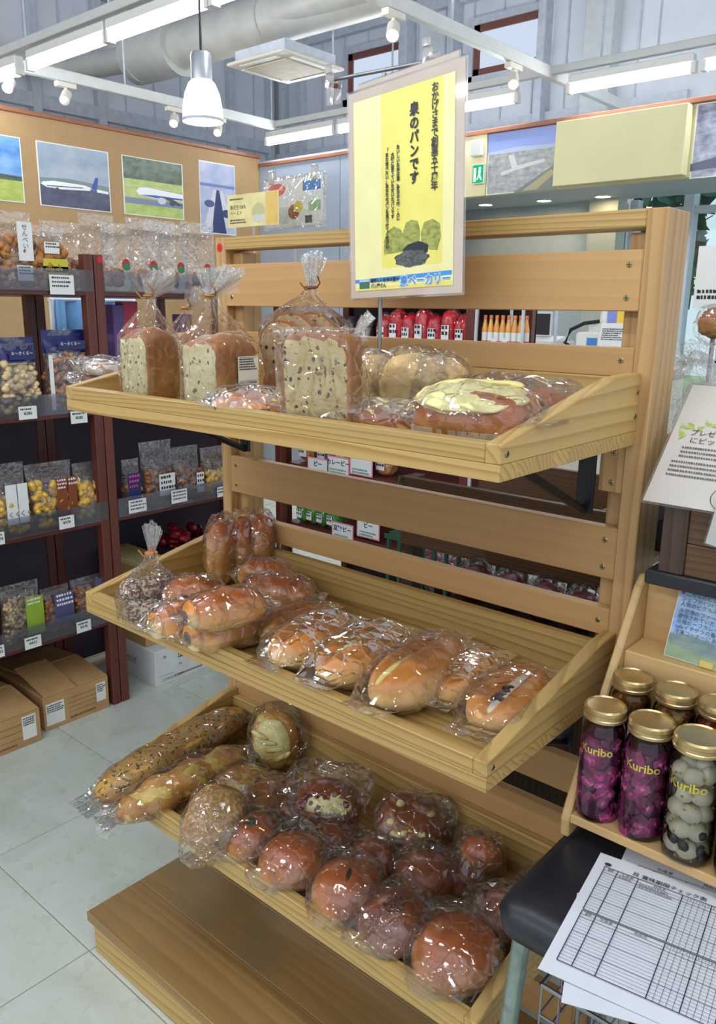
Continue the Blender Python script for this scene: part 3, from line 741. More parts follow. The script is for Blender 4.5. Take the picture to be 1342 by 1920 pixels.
def star(t, r, zc, ax, ang, seed, n=30):
    """film gathered in a pleated star against the side of a bun"""
    rnd = random.Random(seed); a = Vector(ax).normalized(); b = a.orthogonal().normalized(); c_ = a.cross(b)
    rings = []
    for k in range(5):
        th = .06 + ang * k / 4; ring = []
        for i in range(n):
            ph = 6.2832 * (i + rnd.uniform(-.3, .3)) / n
            d = a * math.cos(th) + (b * math.cos(ph) + c_ * math.sin(ph)) * math.sin(th) * (1 + .22 * math.sin(3 * ph + seed))
            k2 = 1.015 + (.05 if i % 2 else -.012) * (k / 4 + .25) * rnd.uniform(.3, 1.3)
            ring.append((d.x * r[0] * k2, d.y * r[1] * k2, max(.001, zc + d.z * r[2] * k2)))
        rings.append(ring)
    return obj('gathered_film', MB().loft(rings, False), FSTAR, t)
def bread_thing(name, label, cat, u, v, z, rot=(0, 0, 0), group=None):
    p = Vector((u, v, z)) if abs(u) < 2 else at(u, 735, 'y', v) if v < 1 else at(u, v, 'z', z + .03)
    return thing(name, label, cat, (p.x, p.y, z), rot, group)
ZA, ZBt, ZC = TA['zj'], TB['zj'], TC['zj']
# ---------------------------------------------------------------- dough materials
C_roll = crust('soft_roll', (216, 136, 56), (246, 208, 136), (250, 226, 168), blot=.2, rough=.35, grad=(.35, .85))
C_glaze = crust('glazed_roll', (194, 104, 38), (234, 170, 88), (248, 208, 132), blot=.3, rough=.28, coat=.25, grad=(.35, .85))
C_bun = crust('brown_bun', (178, 92, 40), (222, 152, 78), (240, 190, 112), blot=.35, rough=.3, coat=.2, grad=(.3, .85))
C_dark = crust('dark_bun', (138, 70, 36), (184, 108, 58), (206, 142, 82), blot=.4, rough=.3, coat=.2, grad=(.25, .85))
C_loaf = crust('loaf_crust', (174, 108, 54), (216, 160, 92), (204, 140, 78), blot=.5, rough=.4)
C_panko = crust('fried_crumb_coat', (196, 142, 78), (176, 116, 58), None, (216, 176, 112), 160, .5, rough=.7, bump=.9, bs=140, coat=0)
C_garlic = crust('garlic_loaf', (196, 148, 72), (170, 92, 40), None, (84, 74, 40), 150, .58, rough=.5, bump=.4, grad=(.35, .6))
C_cheese = crust('baked_cheese', (214, 150, 62), (180, 104, 44), None, (228, 196, 96), 30, .56, rough=.35, bump=.6, grad=(.1, .6))
C_melon = crust('melon_cookie', (248, 206, 136), (252, 236, 172), None, None, rough=.6, bump=.5, coat=0, blot=.25)
C_choc = plain('chocolate', (52, 30, 22), .3)
C_cream = plain('custard_cream', (246, 232, 160), .45, var=.05, vs=40)
C_yel = crust('melted_cheese', (240, 226, 140), (206, 150, 60), None, None, rough=.35, bump=.4, grad=(.05, .5), blot=.1)
C_saus = plain('sausage', (150, 62, 42), .3, var=.1)
C_jam = plain('red_jam', (110, 24, 26), .25)
C_seed = plain('poppy_seed', (36, 32, 34), .6)
C_croi = crust('croissant', (168, 88, 36), (206, 134, 66), None, None, rough=.35, bump=.5, bs=30, blot=.5)
C_donut = crust('sugared_dough', (120, 82, 56), (96, 60, 40), None, (196, 178, 156), 200, .48, rough=.8, bump=.8, bs=120, coat=0)
def wrapper(t, r, seed, **k): return obj('wrapper', film_blob(r, seed, **k), FILM2, t)
def seeds(t, c, r, n, seed, mat, s=.0016, nm='seeds'):
    rnd = random.Random(seed); mb = MB()
    for _ in range(n):
        a = rnd.uniform(0, 6.28); q = r * math.sqrt(rnd.random())
        mb.ball((c[0] + q * math.cos(a), c[1] + q * math.sin(a), c[2] - 4.0 * q * q), (s, s * .8, s * .6), 5, 4)
    o = obj(nm, mb, mat, t); o['kind'] = 'stuff'; return o
def bun(label, u, v, z, r, h, mat, seed, tilt=(0, 0, 0), top=None, fins=((2.2, .02, .5), (4.5, .02, .5)), sy=1.0, sub=4):
    t = bread_thing('bun', label, 'bread', u, v, z, tilt)
    obj('bun_body', blob_mb((r, r * sy, h * .62), sub, 2.3, .62, .03, 2, seed), mat, t, smooth=180)
    if top: top(t, r, h)
    wrapper(t, (r * 1.13, r * 1.13 * sy, h * .7), seed + 50, fins=fins, jit=.07)
    star(t, (r * 1.15, r * 1.15 * sy, h * .7), h * .52, (.45 + .3 * math.sin(seed), -.75, .3 + .3 * math.cos(seed * 1.7)), .6, seed)
    return t
def T_seed(mat, n=120, rr=.35, s=.0013): return lambda t, r, h: seeds(t, (0, 0, h * 1.012), r * rr, n, 5, mat, s)
def T_slit(mat): return lambda t, r, h: obj('slit', MB().ball((0, 0, h * .998), (r * .07, r * .24, .004), 10, 6), mat, t, smooth=180)
# ---------------------------------------------------------------- bottom tray, front row
M_bean = plain('green_bean_paste', (60, 72, 40), .5)
bun('round brown bun topped with dark green pieces, beside the crumb-coated bread', 474, 1560, ZC, .047, .052, C_bun, 1, (.1, 0, .3), lambda t, r, h: seeds(t, (0, 0, h * 1.01), .009, 9, 3, M_bean, .0045, 'topping'))
bun('plain round glossy red-brown bun in the front row of the bottom tray', 552, 1608, ZC, .052, .06, C_bun, 2, (.12, 0, .1))
bun('round brown bun with a short slit in its pale crown', 652, 1660, ZC, .053, .056, C_bun, 3, (.15, .05, .5), T_slit(C_choc))
bun('round red-brown bun with a patch of poppy seeds on top', 745, 1722, ZC, .052, .056, C_dark, 4, (.12, 0, -.2), T_seed(C_seed, 160, .3))
bun('large round brown bun in the front corner of the bottom tray', 858, 1782, ZC, .058, .062, C_bun, 5, (.1, -.05, .2))
# second row, darker
for n_, (u, v, r, h, lab) in enumerate(((560, 1510, .04, .05, 'dark brown bun behind the plain glossy bun'), (622, 1560, .04, .048, 'dark brown bun between the jam bread and the slit bun'), (700, 1600, .04, .05, 'dark brown bun lying behind the slit bun'),
        (800, 1640, .046, .06, 'dark brown bun wrapped with a pinched peak, behind the poppy-seed bun'), (862, 1632, .034, .05, 'dark brown bun beside the small oval bun'), (.762, -.135, .042, .062, 'dark brown bun behind the large corner bun'), (.765, -.058, .033, .055, 'dark bun in crumpled film at the rear corner by the stool'))):
    bun(lab, u, v, ZC, r, h, C_dark, 20 + n_, (.05, .05 * n_, n_))
bun('oval brown bun with pale dusting leaning on the tray back', .668, -.066, ZC, .036, .085, C_bun, 31, (.3, .1, .4), sy=.8)
# crumb-coated bread, fried look
t = bread_thing('crumb_coated_bread', 'golden crumb-coated fried bread in the bottom tray', 'bread', 405, 1516, ZC + .024, (.5, .1, .5))
obj('bread_body', blob_mb((.048, .056, .026), 4, 2.6, .9, .05, 2, 40), C_panko, t, smooth=180)
wrapper(t, (.053, .062, .03), 91, fins=((4.6, .025, .4), (1.5, .015, .5))); star(t, (.055, .064, .032), .028, (.1, -.5, .8), .8, 92)
for n_, (u, v, lab) in enumerate(((455, 1465, 'flat toasted brown bread lying behind the crumb-coated bread'), (510, 1490, 'flat swirled brown bread between the cheese loaf and crumb-coated bread'))):
    t = bread_thing('flat_bread', lab, 'bread', u, v, ZC, (.1, 0, .5 + n_))
    obj('bread_body', blob_mb((.055, .045, .03), 4, 2.4, .7, .08, 3, 45 + n_), C_loaf if n_ else C_cheese, t, smooth=180)
    wrapper(t, (.06, .05, .034), 95 + n_)
# long garlic loaf along the left side
t = bread_thing('garlic_loaf', 'long flat golden garlic loaf flecked with herbs along the tray side', 'bread', 332, 1412, ZC, (.0, -.12, math.radians(88)))
obj('loaf', blob_mb((.165, .042, .03), 4, 3.0, .8, .04, 3, 51, fn=lambda q, v: Vector((q.x, q.y * (1 - .15 * (q.x / .165) ** 2), q.z))), C_garlic, t, (0, 0, .01), smooth=180)
obj('wrapper', pillow_mb(.172, .052, .038, 52, .03, .05), FILM, t)
# cheese stick bread
t = bread_thing('cheese_stick_bread', 'knobbly cheese-topped bread stick across the bottom tray corner', 'bread', 350, 1468, ZC, (0, -.1, math.radians(80)))
def lumps(q, v):
    k = 1 + .16 * math.sin(q.x * 95) + .1 * noise.noise(q * 40); return Vector((q.x, q.y * k, q.z * k))
obj('bread_body', blob_mb((.128, .034, .032), 4, 2.4, .7, .06, 4, 55, lumps), C_cheese, t, (0, 0, .004), smooth=180)
rnd = random.Random(3); mb = MB()
for k_ in range(9): mb.ball((-.1 + k_ * .024, rnd.uniform(-.012, .012), .047 + rnd.uniform(-.004, .003)), (rnd.uniform(.009, .016), rnd.uniform(.006, .011), .005), 9, 6)
obj('cheese', mb, C_yel, t, smooth=180)
obj('wrapper', pillow_mb(.125, .044, .04, 57, .035, .07), FILM2, t)
mb = MB(); fan(mb, (-.135, 0, .02), (-1, 0, -.2), .03, .006, .02, 9, rnd); fan(mb, (.135, 0, .03), (1, 0, .5), .04, .005, .026, 11, rnd); obj('bag_mouth', mb, FNECK, t)
# cheese bread standing at the back
def cut_blob(r, cut, p, seed, nz=.04, sub=4):
    """loaf with its front sliced off flat; face index 1 marks the cut"""
    mb = blob_mb(r, sub, p, .95, nz, 2.5, seed)
    mb.v = [(x, max(y, -cut), z) for x, y, z in mb.v]
    mb.m = [1 if all(abs(mb.v[i][1] + cut) < 1e-6 for i in f) else 0 for f in mb.f]
    return mb
for n_, (u, v, lab, s) in enumerate(((516, 1420, 'yellow melted-cheese bread standing on edge against the tray back', 1.0), (562, 1385, 'cheese bread in clear film hidden behind the yellow cheese bread', .92))):
    t = bread_thing('cheese_bread', lab, 'bread', u, v, ZC, (-.22, -.06, math.radians(34)))
    mb = blob_mb((.044 * s, .024 * s, .058 * s), 4, 2.5, 1, .05, 2, 61 + n_); obj('bread_body', mb, C_cheese, t, smooth=180)
    z0 = .058 * s
    obj('cheese', MB().ball((0, -.022 * s, z0), (.036 * s, .011, .05 * s), 18, 12), C_yel, t, smooth=180)
    for k_ in range(4): obj('cheese_fold', MB().ball((-.02 * s + .014 * k_, -.0335 * s, z0 + (.02 - .013 * k_) * s), (.019 * s, .003, .0055), 12, 7, 0, Matrix.Rotation(.5 - .35 * k_, 3, 'Y')), C_yel, t, smooth=180)
    o = wrapper(t, (.052 * s, .04 * s, .066 * s), 65 + n_, flat=1, fins=((1.2, .02, .4), (0, .015, .5)))
# cranberry bread
t = bread_thing('cranberry_bread', 'round dark bread split with white cream and red cranberries', 'bread', 618, 1490, ZC + .024, (.6, 0, math.radians(34)))
obj('bread_body', blob_mb((.056, .044, .04), 4, 2.3, .6, .04, 2, 70), C_dark, t, smooth=180)
obj('cream', MB().ball((0, -.012, .053), (.044, .018, .0135), 16, 9), C_cream, t, smooth=180)
rnd = random.Random(8); mb = MB()
for k_ in range(26): mb.ball((rnd.uniform(-.042, .038), -.012 + rnd.uniform(-.017, .017), .062 + rnd.uniform(-.004, .003)), rnd.uniform(.004, .0065), 7, 5)
o = obj('cranberries', mb, C_jam, t, smooth=180); o['kind'] = 'stuff'
rnd = random.Random(9); mb = MB()
for k_ in range(26): mb.ball((rnd.uniform(-.02, .038), -.014 + rnd.uniform(-.014, .014), .066), (.0055, .0018, .0018), 6, 4, 0, Matrix.Rotation(rnd.uniform(0, 3), 3, 'Z'))
o = obj('cheese_shreds', mb, C_cream, t, smooth=180); o['kind'] = 'stuff'
star(t, (.068, .054, .048), .03, (.6, .6, .5), .7, 73); wrapper(t, (.066, .052, .046), 71, fins=((.8, .03, .4), (2.2, .03, .4)))
# walnut bread disc
t = bread_thing('walnut_bread', 'oval dark bread with walnuts and yellow cheese cubes leaning on tray back', 'bread', 768, 1525, ZC + .03, (.68, .1, math.radians(34)))
obj('bread_body', blob_mb((.052, .05, .028), 4, 2.3, .7, .06, 3, 75), C_dark, t, smooth=180)
rnd = random.Random(4)
for k_ in range(8): obj('cheese_cube', MB().ball((rnd.uniform(-.036, .036), rnd.uniform(-.03, .03), .044), (.008, .0065, .006), 8, 6), C_yel, t, smooth=180)
for k_ in range(16): obj('walnut', MB().ball((rnd.uniform(-.038, .038), rnd.uniform(-.034, .034), .044), (.009, .006, .006), 8, 6, 0, Matrix.Rotation(rnd.uniform(0, 3), 3, 'Z')), C_loaf, t, smooth=180)
star(t, (.062, .058, .036), .024, (.5, .5, .6), .5, 77); wrapper(t, (.06, .056, .034), 76, fins=((.6, .022, .4),))
# ---------------------------------------------------------------- middle tray, filled rolls
def roll(label, u, v, z, L, w, h, yaw, seed, end=None, mat=C_glaze, pitch=0, rollx=0, ridges=3, fin=.015):
    """glazed roll with spiral ridges, its filling showing at the open end"""
    t = bread_thing('filled_roll', label, 'bread', u, v, z, (rollx, pitch, math.radians(yaw)))
    def f(q, vv):
        k = 1 + .05 * math.sin(q.x / L * math.pi * ridges + q.y * 20); return Vector((q.x, q.y * k, q.z * k))
    obj('bread_body', blob_mb((L, w, h * .56), 4, 2.35, .75, .03, 2, seed, f), mat, t, smooth=180)
    if end:
        obj('open_end', MB().ball((-L * .88, 0, h * .5), (L * .17, w * .66, h * .36), 14, 10), C_roll, t, smooth=180)
        obj('filling', MB().ball((-L * .98, 0, h * .5), (L * .1, w * .34, h * .17), 14, 10), end, t, smooth=180)
    obj('wrapper', pillow_mb(L * 1.07, w * 1.16, h * .6, seed + 7, fin, .07, 13, 16), FILM2, t)
    return t
M_grey = plain('black_sesame_paste', (98, 92, 92), .4)
roll('glazed roll with pale custard at its end, in the front corner of middle tray', 340, 1160, ZBt, .05, .034, .06, 82, 101, C_yel)
roll('glazed sausage roll with grey filling at its end, by the tray front', 428, 1178, ZBt, .066, .04, .064, 80, 102, M_grey)
roll('glazed roll with grey filling lying on top of two other rolls', 424, 1138, ZBt + .052, .06, .036, .056, 74, 103, M_grey)
roll('shiny golden roll beside the bag of sugared dough balls', 362, 1118, ZBt + .012, .05, .034, .064, 50, 104, None)
roll('glazed roll lying behind the top roll on the middle tray', 520, 1116, ZBt + .01, .062, .034, .064, 30, 105, None)
roll('glazed roll half hidden against the back board of middle tray', 500, 1080, ZBt + .014, .055, .03, .06, 20, 106, None)
for n_, (u, v, lab) in enumerate(((415, 1068, 'golden roll standing upright, leftmost of three at the tray back'), (452, 1060, 'golden roll standing upright, middle one of three at the tray back'), (486, 1056, 'golden roll standing upright beside the back slats'))):
    t = bread_thing('upright_roll', lab, 'bread', u, v, ZBt, (-.12, .0, math.radians(30)))
    obj('bread_body', blob_mb((.026, .04, .06), 4, 2.6, 1, .06, 3, 110 + n_), C_glaze, t, smooth=180)
    wrapper(t, (.032, .046, .067), 114 + n_, flat=1, fins=((1, .01, .5),))
# bag of sugared dough balls
t = bread_thing('dough_ball_bag', 'tied clear bag of sugared brown dough balls in middle tray corner', 'bread', 283, 1128, ZBt)
rnd = random.Random(12)
for k_ in range(8):
    a = k_ * 2.4; q = .0 if k_ == 0 else .028
    obj('dough_ball', blob_mb((.021, .021, .021), 3, 2, 1, .08, 3, k_), C_donut, t, (q * math.cos(a), q * math.sin(a), .002 + (.03 if k_ in (0, 6, 7) else 0)), smooth=180)
tied_bag(t, .05, .05, .055, .115, (.008, .0), .016, .055, 120, ((.3, 82, .055, .016), (3.4, 84, .05, .014)), 10, plain('orange_tie', (206, 120, 60), .4), 2.4)
# ---------------------------------------------------------------- middle tray, long split rolls
def koppe(label, u, v, L, w, h, yaw, seed, fill=None, fmat=None, top=C_roll, lean=0.0, zz=0.0, gap=.5, y0=-.002):
    t = bread_thing('split_roll', label, 'bread', u, v, ZBt + zz, (lean, 0, math.radians(yaw)))
    def f(q, vv):
        g = math.exp(-((q.y - y0) / (w * .16)) ** 2) * max(0, 1 - (q.x / (L * .97)) ** 4)
        z = q.z - (h * gap * g if q.z > 0 else 0)
        return Vector((q.x, q.y * (1 - .22 * (q.x / L) ** 2), z + .006 * (q.x / L) ** 2))
    obj('bread_body', blob_mb((L, w, h * .58), 4, 2.5, .72, .02, 2, seed, f), top, t, smooth=180)
    if fill: obj('filling', MB().ball((fill[0] * L, y0, h * fill[3]), (L * fill[1], w * fill[2], h * .16), 20, 10), fmat, t, smooth=180)
    obj('wrapper', pillow_mb(L * 1.05, w * 1.16, h * .62, seed + 9, .03, .06, 17, 18), FILM, t)
    return t
koppe('split roll with dark filling, first in the row of long rolls', 548, 1160, .072, .03, .05, 92, 130, (-.1, .75, .3, .62), C_choc)
koppe('long roll holding a red sausage, tallest wrap in the row', 583, 1200, .082, .042, .06, 96, 131, (0, .9, .26, .66), C_saus, y0=.004)
koppe('long split roll with pale green filling beside the sausage roll', 678, 1228, .088, .044, .062, 96, 132, (.1, .8, .2, .7), plain('pale_green_cream', (206, 212, 150), .4), y0=.006)
koppe('long golden roll with egg-yellow filling and a folded wrap tail', 785, 1262, .1, .046, .066, 97, 133, (-.3, .6, .22, .66), C_yel, y0=.012, gap=.4)
koppe('plain golden roll lying alone behind the choco cream roll', 878, 1262, .072, .034, .05, 96, 134, None, None, gap=.12)
koppe('pale roll split open over white cream and a dark chocolate patch', 955, 1302, .084, .044, .05, 97, 135, (0, .8, .34, .66), plain('white_cream', (240, 236, 212), .4))
ch = [o for o in COL.objects if o.get('label', '').startswith('pale roll split')][0]
rnd = random.Random(2); mb = MB()
for k_ in range(10): mb.ball((-.04 + k_ * .0045, rnd.uniform(-.006, .006), .0395 + rnd.uniform(-.001, .001)), (.006, .0065, .003), 8, 5)
obj('chocolate_patch', mb, C_choc, ch, smooth=180)
koppe('long roll lying behind the egg roll by the back board', 805, 1220, .07, .03, .045, 95, 136, None, None, gap=.15)
# ---------------------------------------------------------------- top tray
CR_olive = crumb('crumb_black_bean', (232, 220, 176), (206, 188, 138), (112, 106, 88), 85, .46)
CR_rais = crumb('crumb_raisin', (226, 206, 152), (202, 176, 116), (70, 44, 40), 85, .47)
CR_tan = crumb('crumb_tan_raisin', (226, 194, 146), (200, 160, 108), (66, 40, 36), 75, .52)
def half_loaf(label, u, v, z, r, h, yaw, seed, cr, bag=None, cat='bread', lumps_=True, film_=None, lean=(0, 0)):
    t = bread_thing('half_loaf', label, cat, u, v, z, (lean[0], lean[1], math.radians(yaw)))
    def f(q, vv):
        if lumps_ and q.z > 0: q.z *= 1 + .10 * math.cos(q.y / r[1] * 3.6) + .04 * math.sin(q.x / r[0] * 4)
        return q
    mb = blob_mb((r[0], r[1] * 1.12, h / 2), 4, 7.0, 1, .015, 2.5, seed, f)
    c_ = r[1] * .9
    mb.v = [(x, max(y, -c_), zz) for x, y, zz in mb.v]
    mb.m = [1 if all(abs(mb.v[i][1] + c_) < 1e-6 for i in f_) else 0 for f_ in mb.f]
    obj('loaf', mb, [C_loaf, cr], t, smooth=50)
    if bag: tied_bag(t, r[0] * 1.06, r[1] * 1.22, h * 1.0, h + bag[0], bag[1], .03, .06, seed + 3, bag[2], 13)
    return t
half_loaf('tied half loaf showing a pale cut face dotted with black beans', 283, -.25, ZA, (.033, .034), .108, 4, 140, CR_olive, (.055, (.008, .0), ((.6, 45, .055, .026), (-.3, 50, .05, .024), (2.5, 70, .03, .01))))
half_loaf('tied half loaf standing behind the two bean loaves', 352, -.14, ZA, (.03, .034), .1, 4, 141, CR_olive, (.045, (.006, .0), ((.5, 40, .05, .024), (-.2, 42, .05, .022))))
t = half_loaf('tied half loaf with a white ingredient label on its crust', 412, -.25, ZA, (.036, .042), .105, 4, 142, CR_olive, (.058, (-.008, -.004), ((.2, 38, .06, .03), (1.2, 62, .05, .024), (2.4, 66, .045, .02))))
lb = obj('label', MB().box(-.02, .02, -.0004, 0, -.024, .024), plain('label_paper', (236, 230, 214), .5, var=.01), t, (.0405, .018, .056), (0, 0, math.radians(90)))
M_ink = plain('black_ink', (34, 32, 34), .6, var=0)
scribble(lb, -.018, .018, .019, 5, .0022, 2, M_ink); scribble(lb, -.018, .016, -.014, 3, .0022, 3, M_ink)
prt(lb, 'rule', [(M_ink, rect(-.018, .018, -.0105, -.0101)), (M_ink, rect(-.018, .018, .0222, .0226))], base=.0006)
# raisin slices in the tall bag
t = bread_thing('raisin_slice_bag', 'tall tied bag of sliced raisin bread against the back of the top tray', 'bread', 570, -.105, ZA, (0, 0, math.radians(25)))
outl = [(-.034, 0), (.034, 0), (.036, .04), (.04, .056), (.034, .076), (.018, .09), (0, .094), (-.018, .09), (-.034, .076), (-.04, .056), (-.036, .04)]
for k_ in range(5):
    o = obj('slice', MB().prism(outl, -.006, .006, 'y').prism([(a * .93, .003 + b * .94) for a, b in outl], -.0063, .0063, 'y', 1), [C_loaf, CR_tan], t, (-.018 + .009 * k_, -.028 + .016 * k_, .038 + .012 * (k_ % 2)), (.16, 0, .12 * k_ - .2))
for x_ in (-.05, .05): obj('loaf_piece', blob_mb((.022, .03, .032), 3, 2.6, .9, .06, 3, 150), C_loaf, t, (x_ * .75, -.01, .001), smooth=180)
tied_bag(t, .064, .05, .128, .178, (.012, .0), .02, .055, 151, ((.4, 84, .055, .02), (3.0, 84, .05, .016)), 11, plain('brown_tie', (130, 84, 50), .5), 3)
# raisin loaf, unbagged look but filmed
t = half_loaf('large raisin half loaf with its broad cut face to the tray front', 608, -.275, ZA, (.05, .018), .118, 8, 155, CR_rais, None, lumps_=False, lean=(.06, 0))
obj('wrapper', MB().loft([[(a * .053, b * .026, zz) for a, b in ((-1, -1), (-.4, -1.02), (.3, -.98), (1, -1), (1.03, 0), (1, 1), (0, 1.05), (-1, 1), (-1.03, 0))] for zz in (.0008, .04, .08, .124)], True), FILM2, t)
mb = MB(); fan(mb, (.05, .0, .118), (.6, .2, .9), .03, .01, .03, 9, random.Random(5)); obj('bag_mouth', mb, FNECK, t)
# lattice pie
t = bread_thing('lattice_pie', 'small round lattice pastry with dark berries in front of the labelled loaf', 'pastry', 470, -.272, ZA, (0, 0, .3))
obj('pastry', blob_mb((.052, .044, .02), 4, 2.3, .8, .04, 3, 160), C_glaze, t, smooth=180)
for k_ in range(4):
    for q_ in range(2):
        pts = []
        for i in range(9):
            s_ = -1 + i / 4; o_ = (k_ - 1.5) * .021; x_, y_ = (s_ * .044, o_) if q_ else (o_ * 1.15, s_ * .037)
            pts.append((x_, y_, .014 + .022 * math.sqrt(max(.02, 1 - (x_ / .054) ** 2 - (y_ / .046) ** 2))))
        obj('strip', MB().tube(pts, .0042, 6), C_glaze, t, smooth=180)
for a_ in range(9): obj('berry', MB().ball(((a_ % 3 - 1) * .022, (a_ // 3 - 1) * .02, .034 - .004 * (abs(a_ % 3 - 1) + abs(a_ // 3 - 1))), (.008, .007, .004), 8, 6), plain('dark_berry', (44, 40, 66), .3), t, smooth=180)
obj('wrapper', pillow_mb(.062, .053, .026, 161, .012, .06), FILM2, t)
# donut bags at the left end
for n_, (u, v, dz, lab) in enumerate(((196, 722, 0, 'clear film packet with a dark pastry under the sugared doughnut packet'), (200, 700, .022, 'white-sugared doughnut in clear film on the left end of the top tray'))):
    t = bread_thing('doughnut_packet', lab, 'pastry', u, -.2, ZA + dz, (.1, .1, .4 + n_))
    mb = MB(); rings = []
    for i in range(24):
        a = 6.2832 * i / 24
        rings.append([((.026 + .014 * math.cos(b)) * math.cos(a), (.026 + .014 * math.cos(b)) * math.sin(a), .016 + .013 * math.sin(b)) for b in [6.2832 * j / 12 for j in range(12)]])
    mb.loft(rings + [rings[0]], False); obj('doughnut', mb, C_dark if n_ == 0 else crust('sugared_ring', (206, 150, 96), (222, 196, 160), None, (240, 236, 230), 90, .45, rough=.7), t, smooth=180)
    wrapper(t, (.05, .044, .022), 170 + n_, jit=.09, fins=((3.4, .02, .3), (.5, .02, .4)))
# melon breads standing
def cook(q, v):
    g = min(abs(math.sin(q.x * 130)), abs(math.sin(q.z * 130))); return Vector((q.x, q.y - (.0016 if g < .25 and q.y < 0 else 0) * -1, q.z))
for n_, (u, v, r, lab) in enumerate(((703, -.125, .043, 'pale melon bread on edge beside the raisin loaf'), (775, -.12, .046, 'crackled pale melon bread on edge facing the aisle'), (818, -.1, .043, 'pale melon bread on edge, last of the melon breads'))):
    t = bread_thing('melon_bread', lab, 'bread', u, v, ZA, (.18, 0, math.radians((24, 30, 52)[n_])))
    obj('bread_body', blob_mb((r, .026, r), 4, 2.2, 1, .06, 3, 180 + n_, cook), C_melon, t, smooth=180)
    star(t, (r * 1.12, .036, r * 1.14), r, (.1, -.3, .9), .3, 187 + n_); wrapper(t, (r * 1.1, .034, r * 1.12), 184 + n_, flat=1, jit=.05, fins=((1.0, .012, .4), (2.6, .012, .4)))
# flat brown slab bread
t = bread_thing('slab_bread', 'long flat dark brown glazed bread lying before the melon breads', 'bread', 735, -.24, ZA, (0, 0, math.radians(14)))
obj('bread_body', blob_mb((.078, .036, .018), 4, 3.2, .8, .05, 4, 190), C_dark, t, smooth=180)
obj('wrapper', pillow_mb(.084, .044, .024, 191, .02, .08), FILM2, t)
# cheese cup bread in paper
t = bread_thing('cheese_cup_bread', 'square brown bread with glossy cream cheese top in a pleated paper cup', 'bread', 897, -.235, ZA, (0, 0, math.radians(6)))
n = 64
cup = lambda r, z: [((r + (.0022 if i % 2 else -.0015)) * math.cos(6.2832 * i / n) * 1.18 * (abs(math.cos(6.2832 * i / n)) ** 4 + abs(math.sin(6.2832 * i / n)) ** 4) ** -.25, (r + (.0022 if i % 2 else -.0015)) * .86 * math.sin(6.2832 * i / n) * (abs(math.cos(6.2832 * i / n)) ** 4 + abs(math.sin(6.2832 * i / n)) ** 4) ** -.25, z) for i in range(n)]
obj('paper_cup', MB().loft([cup(.052, .0005), cup(.055, .01), cup(.058, .021)], True), plain('baking_paper', (226, 214, 190), .6, var=.02), t)
obj('bread_body', blob_mb((.068, .05, .032), 4, 3.6, .9, .05, 3, 195, lambda q, v: Vector((q.x, q.y, q.z - (.006 * math.exp(-(q.y / .018) ** 2) if q.z > 0 else 0)))), C_croi, t, (0, 0, .003), smooth=180)
obj('cheese', blob_mb((.062, .044, .012), 4, 2.2, 1, .12, 3, 196), C_cream, t, (0, -.014, .043), (.26, 0, .12), smooth=180)
obj('cheese_fold', blob_mb((.026, .012, .005), 3, 2.2, 1, .15, 4, 197), C_yel, t, (.024, .008, .063), (0, 0, .3), smooth=180)
obj('wrapper', pillow_mb(.078, .064, .04, 198, .02, .05, 17, 20), FILM2, t)
# chocolate croissants behind
for n_, (u, v, yaw, lab) in enumerate(((930, -.1, 20, 'flaky croissant in film behind the cheese cup bread'), (1005, -.12, 50, 'croissant with dark chocolate end beside the right tray side'))):
    t = bread_thing('croissant', lab, 'pastry', u, v, ZA, (0, 0, math.radians(yaw)))
    def cf(q, v):
        k = 1 + .10 * abs(math.sin(q.x * 75)); b = (q.x / .06) ** 2
        return Vector((q.x, q.y * k * (1 - .5 * b * .8) - .018 * b, q.z * k * (1 - .45 * b)))
    obj('pastry', blob_mb((.06, .03, .03), 4, 2.2, .8, .04, 3, 200 + n_, cf), C_croi, t, smooth=180)
    obj('chocolate', MB().ball((.052, -.014, .022), (.014, .013, .013), 12, 9), C_choc, t, smooth=180)
    wrapper(t, (.07, .045, .04), 205 + n_, jit=.08, fins=((.4, .03, .4), (2.8, .02, .4)))
# ================================================================ dark brown shelf units along the aisle
WBZ = wood('dark_stain_z', 'z', (112, 58, 44), (72, 34, 28), ring=30, contrast=.5, rough=.35)
WBX = wood('dark_stain_y', 'y', (104, 52, 42), (66, 32, 28), ring=30, contrast=.5, rough=.35)
M_acry = film('clear_acrylic_guard', (225, 228, 235), veil=.05, gloss=.6, rough=.08, bs=3, bump=.0)
XF = -.823
FPOUCH = film('snack_bag_film', veil=.05, gloss=1.3, rough=.08, bs=50, bump=.5)
def gondola(label, y0, y1, posts, shelves, sticker=None):
    t = thing('shelf_unit', label, 'shelf', (0, 0, 0))
    for y in posts:
        for x in (XF - .028, XF - .36, XF - .70):
            obj('post', MB().box(x, x + .03, y, y + .027, 0, 1.33), WBZ, t, bevel=.0015)
    for z in shelves:
        s = obj('shelf', MB().box(XF - .70, XF - .001, y0 + .028, y1 - .001, z - .016, z), WBX, t, bevel=.0015)
        obj('price_guard', MB().box(XF + .0005, XF + .003, y0 + .03, y1 - .004, z - .004, z + .052), M_acry, s)
    obj('shade_panel', MB().box(XF - .345, XF - .335, y0 + .028, y1, .02, 1.02), plain('panel_shade_colour', (72, 62, 76), .7), t)  # solid dark panel added in place of the shade and stock behind
    if sticker:
        p = at(sticker[0], sticker[1], 'x', XF + .0025); so = obj('sticker', MB().lathe([(.009, 0), (.009, .0006), (.008, .0008)], 18), M_sticker, t, p, (0, math.pi / 2, 0))
    return t
SH = (1.236, .912, .592, .28)
gondola('dark brown wooden shelf unit holding nut and cracker bags, over cardboard boxes', -.95, .25, (-.95, .222), SH)
gondola('dark brown wooden shelf unit beyond it, with cracker bags and a white carton below', .25, .97, (.252, .94), (1.236, .912, .592), (187, 487))
